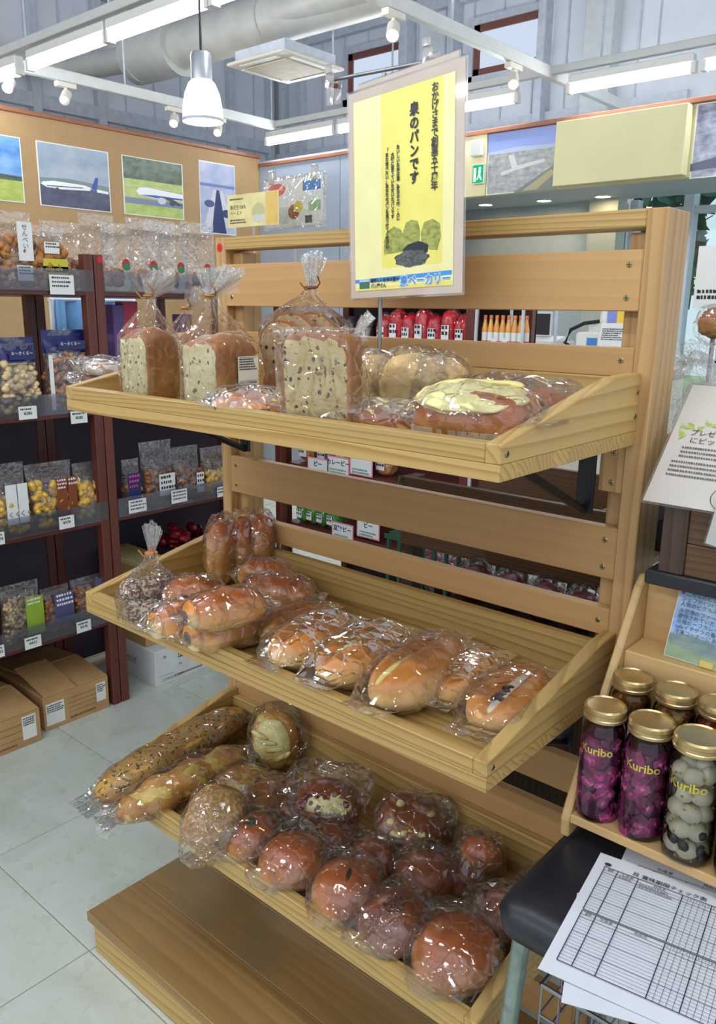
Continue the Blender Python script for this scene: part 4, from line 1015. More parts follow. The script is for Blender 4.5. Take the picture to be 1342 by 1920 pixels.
def pouch(name, label, cat, box, X, z0, seed, d=.03, content=None, bands=(), cards=(), fl=None, yaw=90, top=.72, lean=0.0, dx=0):
    """stand-up bag facing the aisle; box = left, right, top pixels on the plane x = X"""
    u0, u1, vt = box
    um = (u0 + u1) / 2; pa = at(u0, vt + 60, 'x', X); pb = at(u1, vt + 60, 'x', X); pt = at(um, vt, 'x', X)
    w = (pb.y - pa.y) / 2; h = max(.03, pt.z - z0)
    t = thing(name, label, cat, (X, (pa.y + pb.y) / 2, z0), (lean, 0, math.radians(yaw)))
    rnd = random.Random(seed)
    def rings(za, zb, n, k, jit):
        R = []
        for i in range(n):
            z = za + (zb - za) * i / (n - 1); s_ = z / h
            dd = d * (max(.03, math.sin(math.pi * min(1, (s_ + .12) / (top + .25)))) ** .6 if s_ < top + .1 else .04)
            ww = w * (.94 + .06 * math.cos(s_ * 6))
            m = 20; r = []
            for j in range(m):
                th = 6.2832 * j / m; c_, q = math.cos(th), math.sin(th); kk = (abs(c_) ** 3 + abs(q) ** 3) ** (-1 / 3)
                r.append((c_ * kk * ww * k, q * kk * dd * k * (1 + jit * rnd.uniform(-1, 1)), z))
            R.append(r)
        return R
    if content:
        cm, cs, n, fill = content; mb = MB()
        for _ in range(n):
            x_, z_ = rnd.uniform(-.86, .86) * w, rnd.uniform(.04, fill) * h
            dd = d * max(.1, math.sin(math.pi * min(1, (z_ / h + .12) / (top + .25)))) ** .6
            sg = -1 if rnd.random() < .8 else 1
            mb.ball((x_, sg * dd * rnd.uniform(.45, .72), z_), (cs * rnd.uniform(.7, 1.2), cs * rnd.uniform(.6, 1), cs * rnd.uniform(.6, 1.1)), 6, 5, 0, Matrix.Rotation(rnd.uniform(0, 3), 3, 'Y') @ Matrix.Rotation(rnd.uniform(0, 3), 3, 'Z'))
        o = obj('contents', mb, cm, t, smooth=180); o['kind'] = 'stuff'
    obj('bag', MB().loft(rings(.0005, h, 14, 1.0, .10), True), fl or FPOUCH, t)
    for m_, a, b in bands: obj('printed_band', MB().loft(rings(h * a, h * b, 5, 1.012, .03), False), m_, t, smooth=60)
    for c_ in cards:
        m_, x0, x1, za, zb, lines, col, sz = c_
        o = obj('label', MB().box(x0 * w, x1 * w, -.0006, 0, za * h, zb * h), m_, t, (0, -d * 1.02 - .001, 0))
        for k_, ln in enumerate(lines):
            if ln == '~':
                scribble(o, x0 * w + .1 * (x1 - x0) * w, x1 * w - .05 * (x1 - x0) * w, zb * h - sz * 1.3 - k_ * sz * 1.5, 1, sz * .8, seed + k_, col, -.0012); continue
            vert = ln.startswith('|'); ln = ln.lstrip('|')
            text('lettering', ln, sz, col, o, ((x0 + (x1 - x0) * (.5 if vert else .06)) * w - (k_ * sz * 1.2 if vert else 0), -.001, zb * h - sz * 1.15 - (0 if vert else k_ * sz * 1.25)), (math.pi / 2, 0, 0), vertical=vert, gap=.95)
    return t
M_crk = crust('rice_cracker', (176, 112, 52), (196, 140, 76), None, (120, 70, 34), 80, .62, rough=.5, coat=0)
M_nutl = plain('macadamia', (232, 204, 150), .45, var=.1, vs=60)
M_nutd = plain('cashew', (196, 136, 82), .45, var=.2, vs=60)
M_chip = plain('sweet_chip', (228, 176, 70), .5, var=.2, vs=60)
M_gran = plain('granola_bits', (186, 156, 106), .6, var=.3, vs=90)
M_alm = plain('candied_almond', (150, 92, 50), .4, var=.3, vs=60)
M_navy = plain('navy_print', (24, 34, 96), .3, var=.08)
M_brown = plain('brown_print', (132, 66, 36), .35, var=.05)
M_lime = plain('lime_print', (146, 178, 52), .4, var=.04)
M_purp = plain('purple_print', (84, 84, 122), .4, var=.04)
M_lab = plain('white_label', (232, 234, 230), .5, var=.01)
M_yel = plain('yellow_print', (206, 196, 50), .4, var=.04)
M_redp = plain('red_print', (196, 40, 44), .4, var=.04)
M_grnp = plain('green_print', (40, 140, 84), .4, var=.04)
M_whi = plain('white_ink', (240, 240, 240), .5, var=0)
XI = XF - .04
# top shelf, near unit
pouch('cracker_bag', 'clear bag of rice crackers with a white brush-lettered label', 'snack bag', (-10, 60, 396), XI, SH[0], 301, .03, (M_crk, .014, 60, .7), (), ((M_lab, -.1, .7, .36, .86, ('|せんべい',), M_ink, .016), (M_lab, -.25, .6, .1, .3, ('~', '~', '~'), M_ink, .005)), lean=.0)
pouch('cracker_bag', 'bag of brown crackers with a yellow label and black band', 'snack bag', (60, 122, 424), XI, SH[0], 302, .03, (M_crk, .016, 50, .7), (), ((M_yel, -.75, .75, .16, .48, (), M_ink, .006), (M_ink, -.76, .76, .27, .36, ('~',), M_yel, .008), (M_lab, -.6, .3, .56, .74, ('~', '~'), M_ink, .005)))
pouch('cracker_bag', 'tall clear bag with a few crackers low in it, by the shelf post', 'snack bag', (78, 152, 416), XI - .07, SH[0], 303, .03, (M_crk, .016, 26, .45))
pouch('cracker_bag', 'clear bag of crackers at the aisle end of the top shelf', 'snack bag', (-90, -12, 410), XI, SH[0], 304, .03, (M_crk, .016, 40, .6))
# top shelf, far unit: round crackers with red and green seals
for n_, (a, b, vt, lab, has) in enumerate(((190, 245, 418, 'tall clear cracker bag with red and green seal, next to the brown post', 1), (238, 300, 410, 'clear cracker bag with red and green seal and hanging white slip', 1), (292, 350, 420, 'clear bag of round brown crackers between two sealed bags', 1), (340, 402, 418, 'clear bag of grainy crackers with a round red and green seal by the rack', 1), (150, 215, 402, 'clear bag with folded top leaning behind the brown post', 0), (270, 330, 414, 'tall clear bag standing behind the sealed cracker bags', 0))):
    t = pouch('cracker_bag', lab, 'snack bag', (a, b, vt), XI - (0 if has else .08), SH[0], 310 + n_, .026, None if has else (M_crk, .012, 20, .4))
    if has:
        for q_ in range(3):
            obj('cracker', MB().ball((-.006 + .006 * q_, -.012 + .012 * q_, .036), (.027, .005, .027), 16, 9), M_crk, t, (0, 0, .002 * q_), (0, 0, .1 * q_), smooth=180)
        se = obj('seal', MB().prism(ell(.012, .072, .013, .016, 16), -.0285, -.0278, 'y'), M_redp, t)
        obj('seal_band', MB().prism(ell(.013, .066, .012, .010, 14), -.0292, -.0286, 'y'), M_grnp, se)
        obj('slip', MB().prism([(.0, .008), (.022, .005), (.024, .03), (.003, .034)], -.0288, -.0282, 'y'), M_lab, t)
# second shelf: navy-topped nut pouches
pouch('nut_pouch', 'navy-topped pouch of pale macadamia nuts behind the ¥280 card', 'snack bag', (-6, 68, 632), XI, SH[1], 320, .028, (M_nutl, .011, 110, .68), ((M_navy, .68, 1.0),), ((M_navy, -.6, .7, .72, .84, ('る〜きくる〜',), M_whi, .01),), top=.8)
pouch('nut_pouch', 'navy-topped pouch of brown cashew nuts beside the pine tray end', 'snack bag', (80, 162, 618), XI, SH[1], 321, .028, (M_nutd, .010, 120, .72), ((M_navy, .72, 1.0),), ((M_navy, -.5, .75, .76, .87, ('る〜きくる〜',), M_whi, .01), (M_lab, -.98, -.8, .03, .7, (), M_ink, .01)), top=.82)
# third shelf: chip bags
pouch('chip_bag', 'clear chip bag with white panels and dark hook-shaped marks', 'snack bag', (-22, 48, 868), XI, SH[2], 330, .026, (M_chip, .012, 80, .5), (), ((M_lab, -.35, .25, .16, .72, ('', '', '', 'くく'), M_ink, .018), (M_lab, .3, .85, .16, .72, ('', '', '', 'くく'), M_ink, .018)))
pouch('chip_bag', 'yellow sweet chip bag with two brown printed panels', 'snack bag', (48, 136, 866), XI, SH[2], 331, .026, (M_chip, .013, 90, .72), (), ((M_brown, .1, .55, .14, .76, ('~', '~', '~'), M_lab, .007), (M_brown, .6, .98, .14, .76, ('~', '~'), M_lab, .008)))
pouch('chip_bag', 'slim bag of yellow chips right beside the brown post', 'snack bag', (138, 180, 866), XI, SH[2], 332, .026, (M_chip, .013, 50, .66), (), ((M_brown, .55, .98, .1, .72, (), M_lab, .007),))
# fourth shelf
pouch('granola_bag', 'granola bag with a bright lime green label', 'snack bag', (0, 76, 1092), XI, SH[3], 340, .026, (M_gran, .007, 220, .75), (), ((M_lime, .05, .95, .12, .76, ('~', '~'), M_whi, .007),), top=.8)
pouch('nut_pouch', 'bag of candied nuts with a dusky purple label', 'snack bag', (78, 132, 1098), XI, SH[3], 341, .026, (M_alm, .009, 110, .78), (), ((M_purp, -.35, .98, .24, .9, ('~', '~', '~'), M_whi, .009),), top=.8)
pouch('nut_pouch', 'bag of dark candied nuts standing at the shelf end by the post', 'snack bag', (134, 192, 1080), XI, SH[3], 342, .026, (M_alm, .009, 110, .8), (), ((M_purp, .3, .98, .3, .95, (), M_whi, .009),), top=.8)
# far unit, middle shelf
pouch('snack_bag', 'snack bag with pink and navy print beside a white price card', 'snack bag', (230, 262, 860), XI, SH[2], 350, .024, (M_nutd, .01, 40, .5), (), ((M_navy, -.9, .6, .22, .75, ('~', '~', '~'), plain('pink_ink', (216, 70, 140), .5), .01),))
pouch('snack_bag', 'crinkled clear bag of peanut brittle with an illustrated white label', 'snack bag', (262, 322, 826), XI, SH[2], 351, .03, (M_alm, .011, 80, .55), (), ((M_lab, -.2, .8, .08, .5, ('~', '~', '~'), M_ink, .011), (M_grnp, -.2, .8, .08, .16, (), M_ink, .01)))
pouch('snack_bag', 'crinkled clear bag of dark caramel nuts with a narrow label', 'snack bag', (318, 372, 836), XI, SH[2], 352, .03, (M_alm, .011, 80, .55), (), ((M_lab, .45, .95, .12, .5, ('~', '~', '~'), M_ink, .011),))
pouch('snack_bag', 'clear bag of yellow chips against the pine rack post', 'snack bag', (376, 432, 836), XI, SH[2], 353, .03, (M_chip, .012, 80, .5), (), ((M_lab, .3, .8, .1, .4, (), M_ink, .011),))
pouch('candy_bag', 'pink and white candy bag under the top tray', 'snack bag', (222, 262, 772), XI, SH[1], 354, .024, (plain('pink_candy', (226, 190, 196), .5, var=.1), .01, 60, .8), ((M_redp, .82, 1.0),))
for n_, (a, b, vt, m, lab) in enumerate(((205, 226, 572, plain('violet_box', (110, 84, 150), .4), 'small violet carton on the second shelf beyond the post'), (224, 252, 566, plain('rose_box', (206, 56, 90), .4), 'rose-pink carton on the second shelf beyond the post'), (330, 352, 590, plain('violet_box', (110, 84, 150), .4), 'violet carton behind the tied bean loaf'))):
    pa, pb, pt = at(a, 600, 'x', XI - .1), at(b, 600, 'x', XI - .1), at(a, vt, 'x', XI - .1)
    t = thing('carton', lab, 'carton', (XI - .1, (pa.y + pb.y) / 2, SH[1])); w_ = (pb.y - pa.y) / 2
    obj('body', MB().box(-.02, .02, -w_, w_, 0, pt.z - SH[1]), m, t, bevel=.002)
    obj('label', MB().box(.0201, .0206, -w_ * .8, w_ * .8, (pt.z - SH[1]) * .1, (pt.z - SH[1]) * .3), M_lab, t)
    obj('lid', MB().box(-.021, .021, -w_ * 1.02, w_ * 1.02, (pt.z - SH[1]) * .82, (pt.z - SH[1]) * 1.005), m, t, bevel=.002)
# things low on the far unit
t = thing('red_snack_tray', 'heap of red cellophane snack packs under the far shelf', 'snack bag', at(360, 1000, 'x', XI - .02)); t.location.z = .40; t.location.y = .655
mb = MB(); rnd = random.Random(5)
for k_ in range(40): mb.ball((rnd.uniform(-.12, .02), rnd.uniform(-.13, .13), rnd.uniform(.01, .07)), (.024, .022, .016), 10, 7, 0, Matrix.Rotation(rnd.uniform(0, 3), 3, 'X'))
o = obj('contents', mb, plain('red_cellophane', (120, 18, 32), .2, var=.3, vs=80), t); o['kind'] = 'stuff'
obj('tray', MB().box(-.14, .03, -.15, .15, -.279, .012), M_dark, t, bevel=.003)
# cardboard boxes on the floor
M_card = plain('cardboard', (190, 150, 98), .75, var=.06, vs=12, bump=.08)
M_line = plain('box_print', (122, 84, 60), .7, var=0)
def carton(label, y0, y1, x0, x1, h, open_, mat=M_card, lines=(), cards=()):
    t = thing('cardboard_box', label, 'box', (x1, y0, 0), (0, 0, math.pi / 2))
    L, D = y1 - y0, x1 - x0
    obj('body', MB().box(0, L, .0, D, 0, h), mat, t, bevel=.0015)
    if open_:
        obj('flap', MB().prism([(-.002, h + .001), (D * .52, h + .035), (D * .52, h + .038), (-.002, h + .004)], .004, L * .5, 'x'), mat, t)
        obj('flap', MB().prism([(D, h + .002), (D * .5, h + .02), (D * .5, h + .023), (D, h + .005)], .01, L - .01, 'x'), mat, t)
        obj('flap', MB().prism([(-.002, h + .001), (D * .5, h + .018), (D * .5, h + .021), (-.002, h + .004)], L * .52, L - .004, 'x'), mat, t)
    prt(t, 'print', [(M_line, rect(L * a, L * b, h * c_, h * c_ + .0012)) for a, b, c_ in lines] or [(mat, rect(0, .001, 0, .001))])
    for a, b, c_, d_, ln in cards:
        o = obj('label', MB().box(L * a, L * b, -.0012, -.0004, h * c_, h * d_), M_lab, t)
        scribble(o, L * a + .003, L * b - .003, h * d_ - .009, 4, .004, int(1000 * a), M_ink, -.0016)
    scribble(t, L * .38, L * .8, h * .12, 1, .006, 4, M_line, -.0012)
    return t
ln = [(.36, .82, .3), (.36, .82, .44), (.36, .82, .58), (.36, .82, .72)]
carton('open cardboard box with two white labels under the nut shelves', .0, .21, -1.15, XF - .002, .105, 1, M_card, ln, ((.03, .3, .14, .78, ('農園 落花生', '国産原料')), (.8, .95, .3, .86, ('千葉県', 'ロット'))))
carton('smaller open cardboard box in front, with one white label', -.36, -.028, -1.1, XF + .03, .1, 1, M_card, [(.5, .88, .3), (.5, .88, .5), (.5, .88, .7)], ((.84, .96, .2, .9, ('千葉', '国産')),))
t = carton('white carton with black printing on the floor under the far shelf', .382, .62, -1.12, XF - .004, .12, 0, plain('white_carton', (222, 224, 222), .6, var=.03), [(.04, .3, .25)], ())
text('lettering', '36', .014, M_line, t, (.03, -.0012, .09), (math.pi / 2, 0, 0)); text('lettering', 'こだわり手焼き', .012, M_ink, t, (.02, -.0012, .012), (math.pi / 2, 0, 0))
scribble(t, .09, .16, .095, 3, .006, 4, M_ink, -.0012); text('lettering', 'TEL', .009, M_ink, t, (.09, -.0012, .05), (math.pi / 2, 0, 0))
text('lettering', 'かげ', .03, M_ink, t, (-.0012, .16, .05), (math.pi / 2, 0, -math.pi / 2))
t = thing('tan_carton', 'tan carton on the floor stack behind the dough-ball bag', 'box', (XF - .16, .42, 0), (0, 0, .0))
obj('body', MB().box(-.12, .12, -.03, .075, .1205, .4), M_card, t, bevel=.002); obj('lid', MB().box(-.122, .122, -.032, .077, .385, .402), plain('cream_carton', (214, 196, 140), .7), t, bevel=.002); t.location.x -= .02; t.location.y += .0
# dark crates and stock behind the nut shelves
t = thing('blue_sheet', 'hanging light blue plastic sheet beyond the shelf units', 'plastic sheet', (-1.75, .8, 0))
R = []
for i in range(2):
    R.append([(.02 * math.sin(j * .9) + .01 * math.sin(j * 2.3), -.16 + j * .0125, (1.0, 1.215)[i]) for j in range(28)])
obj('sheet', MB().loft(R, False, 0, False), plain('light_blue_plastic', (120, 176, 226), .35, var=.06), t, smooth=180)
obj('hanging_rail', MB().tube([(0, -.18, 1.215), (0, .2, 1.215)], .008, 8), M_steel, t)
for y in (-.17, .19): obj('stand_leg', MB().tube([(0, y, 0), (0, y, 1.215)], .01, 8), M_steel, t)
# price cards
def price_card(label, u, v, x, w_, h_, lines, yaw=90, tilt=0, sizes=(.006, .011)):
    p = at(u, v, 'x', x)
    t = thing('price_card', label, 'price card', p, (tilt, 0, math.radians(yaw)), group='price cards on the shelf edges')
    obj('card', MB().box(-w_ / 2, w_ / 2, -.0006, 0, -h_ / 2, h_ / 2), M_lab, t)
    for k_, s_ in enumerate(lines):
      if s_ == '~': scribble(t, -w_ * .4, w_ * .42, h_ / 2 - .0095 - k_ * .0105, 1, .0048, int(u) + k_, M_ink, -.0011)
      else: text('lettering', s_, sizes[min(k_, 1)], M_ink, t, (0, -.0011, h_ / 2 - .0095 - k_ * .0125), (math.pi / 2, 0, 0), align='CENTER', bold=.0002)
XC = XF + .0045
price_card('white ¥280 price card below the macadamia pouch', 52, 774, XC, .05, .034, ('~', '¥280'))
price_card('white ¥378 price card below the sweet chip bag', 125, 979, XC, .046, .036, ('~', '¥378'))
price_card('white ¥432 price card below the granola bag', 62, 1204, XC, .048, .034, ('~', '¥432'))
price_card('white ¥378 price card below the dark candied nuts', 157, 1174, XC, .046, .034, ('~', '¥378'))
price_card('cut-off white price card under the white-panelled chip bag', -2, 1010, XC, .03, .034, ('~', '¥378'))
price_card('cut-off white price card at the lowest shelf edge', -2, 1222, XC, .03, .034, ('~', '¥432'))
price_card('wide white product card under the yellow-labelled crackers', 116, 534, XC, .07, .05, ('~', '~', '~'), sizes=(.006, .005))
price_card('white product card under the pink-printed snack bag', 258, 948, XC, .062, .04, ('~', '~', '~'), sizes=(.006, .005))
price_card('white product card under the caramel nut bag', 336, 930, XC, .06, .042, ('~', '~', '~'), sizes=(.006, .005))
price_card('white card half covered by the pine rack post', 414, 922, XC, .03, .034, ('~', '~'), sizes=(.006, .005))
price_card('white card half covered by the end of the top pine tray', 148, 782, XC, .05, .034, ('~', '¥280'))
# ================================================================ right of the rack: stool, pickle stand, papers
M_vinyl = plain('black_vinyl', (34, 36, 44), .38, var=.06, bump=.05, bs=120)
M_zinc = plain('worn_zinc_tube', (150, 164, 158), .35, .75, var=.12, vs=40)
M_chrome = plain('wire_steel', (150, 152, 154), .3, .85)
st = thing('stool', 'square stool with black padded seat and worn steel legs', 'stool', (1.01, -.165, 0))
SX, SY, SR = .165, .162, .032
def rr(sx, sy, r, z, n=6):
    o = []
    for cx, cy, a0 in ((sx - r, sy - r, 0), (-sx + r, sy - r, 90), (-sx + r, -sy + r, 180), (sx - r, -sy + r, 270)):
        for i in range(n + 1): a = math.radians(a0 + 90 * i / n); o.append((cx + r * math.cos(a), cy + r * math.sin(a), z))
    return o
obj('seat', MB().loft([rr(SX - .012, SY - .012, SR, .518), rr(SX, SY, SR, .524), rr(SX + .002, SY + .002, SR, .543), rr(SX - .004, SY - .004, SR, .556), rr(SX - .02, SY - .02, SR * .9, .5635), rr(SX - .08, SY - .08, SR * .6, .5655)]), M_vinyl, st, smooth=60)
for sx in (-1, 1):
    for sy in (-1, 1):
        a = Vector((sx * .138, sy * .135, .52)); b = Vector((sx * .165, sy * .16, .0))
        lg = obj('leg', MB().tube([a, b], .0105, 14), M_zinc, st, smooth=60)
        obj('foot_cap', MB().tube([b + Vector((0, 0, .001)), b + Vector((0, 0, .03))], .0135, 14), M_black, lg, smooth=60)
for s in (-1, 1): obj('stretcher', MB().tube([(s * .158, -.155, .14), (s * .158, .155, .14)], .007, 10), M_zinc, st, smooth=60)
# wire basket hooked in front of the stool
wb_ = thing('wire_basket', 'grey steel wire basket standing under the black stool seat', 'basket', (1.02, -.19, .2))
mb = MB(); bw, bd, bh = .112, .128, .28
for z in (0, .05, .1, .15, .2, .24, bh): mb.tube([(-bw, -bd, z), (bw, -bd, z), (bw, bd, z), (-bw, bd, z), (-bw, -bd, z)], .0016 if z < bh else .0028, 6, 0, False)
for i in range(11):
    x = -bw + 2 * bw * i / 10; mb.tube([(x, -bd, bh), (x, -bd, 0), (x, bd, 0), (x, bd, bh)], .0014, 5)
for i in range(6):
    y = -bd + 2 * bd * i / 5; mb.tube([(-bw, y, bh), (-bw, y, 0), (bw, y, 0), (bw, y, bh)], .0014, 5)
obj('wire_body', mb, M_chrome, wb_, smooth=60)
for s in (-1, 1):
    for q_ in (-1, 1): obj('leg', MB().tube([(s * bw, q_ * bd, 0), (s * bw, q_ * bd, -.2)], .004, 8), M_chrome, wb_, smooth=60)
# inventory sheets
M_paper = plain('copier_paper', (226, 230, 238), .6, var=.01)
M_pen = plain('form_ink', (44, 48, 70), .6, var=0)
def sheet(label, tl, dirv, wd, hg, z, bend=0.0, name='inventory_sheet'):
    """loose paper: tl corner, unit vector along its long edge"""
    a = math.atan2(dirv[1], dirv[0])
    t = thing(name, label, 'paper', (tl[0], tl[1], z), (0, 0, a))
    rows = []
    for i in range(13):
        x = wd * i / 12; rows.append([(x, -hg * j / 9, bend * math.sin(x * 9 + .8) * .5 + bend * (j / 9) ** 3) for j in range(10)])
    mb = MB().loft(rows, False, 0, False)
    mb.loft([[(p[0], p[1], p[2] - .0004) for p in r] for r in rows], False, 0, False)
    obj('paper', mb, M_paper, t, smooth=180)
    return t
def hline(L, x0, x1, y, w_=.0004): L.append([(x0, y - w_), (x1, y - w_), (x1, y + w_), (x0, y + w_)])
def vline(L, x, y0, y1, w_=.0004): L.append([(x - w_, y0), (x + w_, y0), (x + w_, y1), (x - w_, y1)])
def flat_print(t, polys, mat, z=.0012, nm='print'):
    mb = MB()
    for p in polys: mb.add([(x, y, z) for x, y in p], [tuple(range(len(p)))])
    return obj(nm, mb, mat, t)
def form(t, z=.0014):
    L = []
    x0, x1 = .012, .285; c1, c2, c3 = .027, .05, .098
    for s, y0 in ((0, -.024), (1, -.108)):
        hh = .082
        for k in range(17): hline(L, x0, x1, y0 - .006 - (hh - .006) * k / 16 if k else y0, .00055 if k in (0, 16) else (.0004 if k % 5 == 1 else .00022))
        hline(L, x0, x1, y0 - .006, .0003)
        for x in (x0, c1, c2, c3): vline(L, x, y0 - hh, y0, .0005)
        for k in range(1, 32): vline(L, c3 + (x1 - c3) * k / 31, y0 - hh, y0, .0005 if k % 5 == 0 or k == 31 else .0002)
        for k in range(31): text('lettering', str(k + 1), .0042, M_pen, t, (c3 + (x1 - c3) * (k + .5) / 31, y0 - .0048, z), align='CENTER')
        text('lettering', '商品\n番号', .0034, M_pen, t, ((x0 + c1) / 2, y0 - .0028, z), align='CENTER', spacing=.8)
        text('lettering', '生産者', .0046, M_pen, t, ((c1 + c2) / 2, y0 - .0048, z), align='CENTER'); text('lettering', '商品名', .0046, M_pen, t, ((c2 + c3) / 2, y0 - .0048, z), align='CENTER')
    L.append([(.014 + .004 * math.cos(i * .5236), -.0185 + .0028 * math.sin(i * .5236)) for i in range(12)])
    flat_print(t, L, M_pen, z)
    text('lettering', '月 賞味期限チェック表', .0078, M_pen, t, (.042, -.021, z), bold=.0001)
    text('lettering', 'No.', .007, M_pen, t, (.205, -.02, z))
    scr = scribble(t, .03, .046, -.0, 1, .003, 5, plain('pencil', (150, 150, 156), .8, var=0), 0)
    scr.rotation_euler = (-math.pi / 2, 0, 0); scr.location = (0, -.034, z + .0002)
    scr = scribble(t, .053, .092, .0, 2, .003, 6, _mats['pencil'], 0); scr.rotation_euler = (-math.pi / 2, 0, 0); scr.location = (0, -.034, z + .0002)
dr = Vector((.989, .147)).normalized()
sB = sheet('blank underside sheet poking out beneath the form on the stool', (.915, -.262), (.93, .36), .22, .16, .5675, .002)
sC = sheet('second form sheet tucked under the pickle stand', (.923, -.145), (.985, .17), .26, .12, .5672, .001)
LL = []
for k in range(9): hline(LL, .02, .25, -.03 - .007 * k, .0003)
for k in range(14): vline(LL, .02 + .23 * k / 13, -.086, -.03, .0003)
flat_print(sC, LL, M_pen, .0012)
text('lettering', '生産者', .006, M_pen, sC, (.04, -.0275, .0014)); text('lettering', '商品名', .006, M_pen, sC, (.09, -.0275, .0014))
text('lettering', '賞味期限チェック表', .008, M_pen, sC, (.08, -.018, .0014)); scx = scribble(sC, .11, .15, 0, 1, .004, 7, M_redp, 0); scx.rotation_euler = (-math.pi / 2, 0, 0); scx.location = (0, -.042, .0016)
sA = sheet('large ruled expiry-date form sheet lying over the stool edge', (.906, -.183), dr, .297, .21, .5712, .0)
form(sA)
# ---------------------------------------------------------------- pickle stand
WS = wood('pale_stand_wood', 'x', (212, 176, 122), (186, 146, 92), ring=18, contrast=.35, streak=.2)
WSY = wood('pale_stand_side', 'y', (208, 174, 120), (182, 144, 92), ring=18, contrast=.35, streak=.2)
ps = thing('pickle_stand', 'stepped pale wooden display stand holding pickle jars', 'display stand', (.85, 0, 0))
PX = .46
for x in (0, PX - .011):
    obj('side_panel', MB().prism([(-.178, .5665), (-.166, .5665), (.012, .592), (.016, .862), (-.004, .866), (-.02, .852), (-.172, .61), (-.181, .592)], x, x + .011, 'x'), WSY, ps, bevel=.002)
obj('bottom_shelf', MB().box(.011, PX - .011, -.178, .0, .588, .60), WS, ps, bevel=.0015)
obj('middle_step', MB().box(.011, PX - .011, -.124, -.06, .60, .665), WS, ps, bevel=.0015)
obj('upper_step', MB().box(.011, PX - .011, -.058, .0, .60, .778), WS, ps, bevel=.0015)
obj('back_panel', MB().box(.011, PX - .011, .0, .01, .6, .856), WS, ps, bevel=.0015)
def jar_glass():
    k = NT('jar_glass'); tr = k.n('ShaderNodeBsdfTransparent'); tr.inputs[0].default_value = (.93, .95, .94, 1)
    gl = k.n('ShaderNodeBsdfGlossy'); gl.inputs['Roughness'].default_value = .03; fr = k.n('ShaderNodeFresnel'); fr.inputs[0].default_value = 1.5
    m = k.n('ShaderNodeMixShader'); k.l(k.math('MULTIPLY', fr.outputs[0], 1.3), m.inputs[0]); k.l(tr.outputs[0], m.inputs[1]); k.l(gl.outputs[0], m.inputs[2]); return k.done(m.outputs[0])
M_jar = jar_glass()
M_lid = plain('gold_lid', (206, 180, 128), .28, .8, var=.04)
M_goldink = plain('gold_foil', (226, 206, 90), .2, .7, var=0)
def pickle_jar(label, x, y, z, r, h, bits, seed, core=None, wide=False, ang=-40, word='Kuribo', sticker=False):
    t = thing('pickle_jar', label, 'jar', (x, y, z), (0, 0, math.radians(ang)))
    hl = .016; hg = h - hl
    obj('glass', MB().lathe([(r * .86, 0), (r * .97, .004), (r, .012), (r, hg * .84), (r * .95, hg * .91), (r * .86, hg * .95), (r * .86, hg)], 36, cap=False), M_jar, t, smooth=60)
    obj('lid', MB().lathe([(r * .9, hg), (r * .98, hg + .001), (r * .99, hg + .004), (r * .95, hg + .005), (r * .95, hg + .009), (r * .98, hg + .010), (r * .97, h - .002), (r * .9, h), (r * .84, h - .0015), (.001, h - .001)], 36), M_lid, t, smooth=35)
    rnd = random.Random(seed)
    if core: obj('brine', MB().lathe([(r * .8, .004), (r * .84, .012), (r * .84, hg * .82), (r * .6, hg * .86)], 24), core, t, smooth=60)
    for nm, m_, n_, sz, rad in bits:
        mb = MB()
        for k_ in range(n_):
            a = rnd.uniform(0, 6.283); zz = rnd.uniform(.06, .84) * hg; q = r * rad
            M = Matrix.Rotation(a, 3, 'Z') @ Matrix.Rotation(rnd.uniform(-1, 1), 3, 'X')
            mb.ball((q * math.cos(a), q * math.sin(a), zz), (sz[0], sz[1] * rnd.uniform(.8, 1.2), sz[2] * rnd.uniform(.7, 1.2)), 6 if 'onion' in nm else 9, 4 if 'onion' in nm else 7, 0, M)
        o = obj(nm, mb, m_, t, smooth=20 if 'onion' in nm else 180); o['kind'] = 'stuff'
    if word:
        o = text('lettering', word, r * .56, M_goldink, t, (0, 0, hg * .70), bold=.0003)
        for v in o.data.vertices:
            a = (v.co.x - r * .8) / (r * 1.01) - math.pi / 2; zz = v.co.y; v.co = Vector((math.cos(a) * r * 1.012, math.sin(a) * r * 1.012, zz))
    if sticker:
        rows = [[(math.cos(a) * r * 1.006, math.sin(a) * r * 1.006, zz * hg) for a in [math.radians(-110 + 9 * i) for i in range(8)]] for zz in (.18, .62)]
        o = obj('sticker', MB().loft(rows, False, 0, False), M_lab, t, smooth=180)
        mb = MB()
        for k_ in range(7):
            for i in range(9):
                a = math.radians(-106 + 6.2 * i); zz = (.56 - k_ * .05) * hg
                if rnd.random() < .75: mb.add([(math.cos(b) * r * 1.009, math.sin(b) * r * 1.009, zz + c_) for b, c_ in ((a, 0), (a + .07, 0), (a + .07, .0018), (a, .0018))], [(0, 1, 2, 3)])
        obj('print', mb, M_ink, o)
    return t
M_pon = plain('purple_onion', (152, 50, 106), .3, var=.35, vs=50); M_pon2 = plain('dark_purple_brine', (94, 22, 70), .25, var=.3, vs=40)
M_egg = plain('boiled_egg', (226, 216, 186), .35, var=.03); M_olive = plain('olive_ring', (34, 32, 28), .35); M_mus = plain('mustard_seed', (206, 170, 60), .4)
M_orng = plain('orange_pickle', (214, 140, 34), .3, var=.15, vs=50); M_redt = plain('red_tomato', (196, 30, 30), .25, var=.1); M_yelp = plain('yellow_pepper', (206, 160, 50), .3, var=.15, vs=50)
on_ = (('onion_pieces', M_pon, 80, (.004, .010, .012), .86), ('onion_skins', plain('pink_onion', (182, 84, 134), .3, var=.2), 22, (.003, .008, .011), .9))
pickle_jar('tall jar of purple pickled onions beside the stand side', .883, -.153, .60, .0255, .146, on_, 1, M_pon2, ang=8)
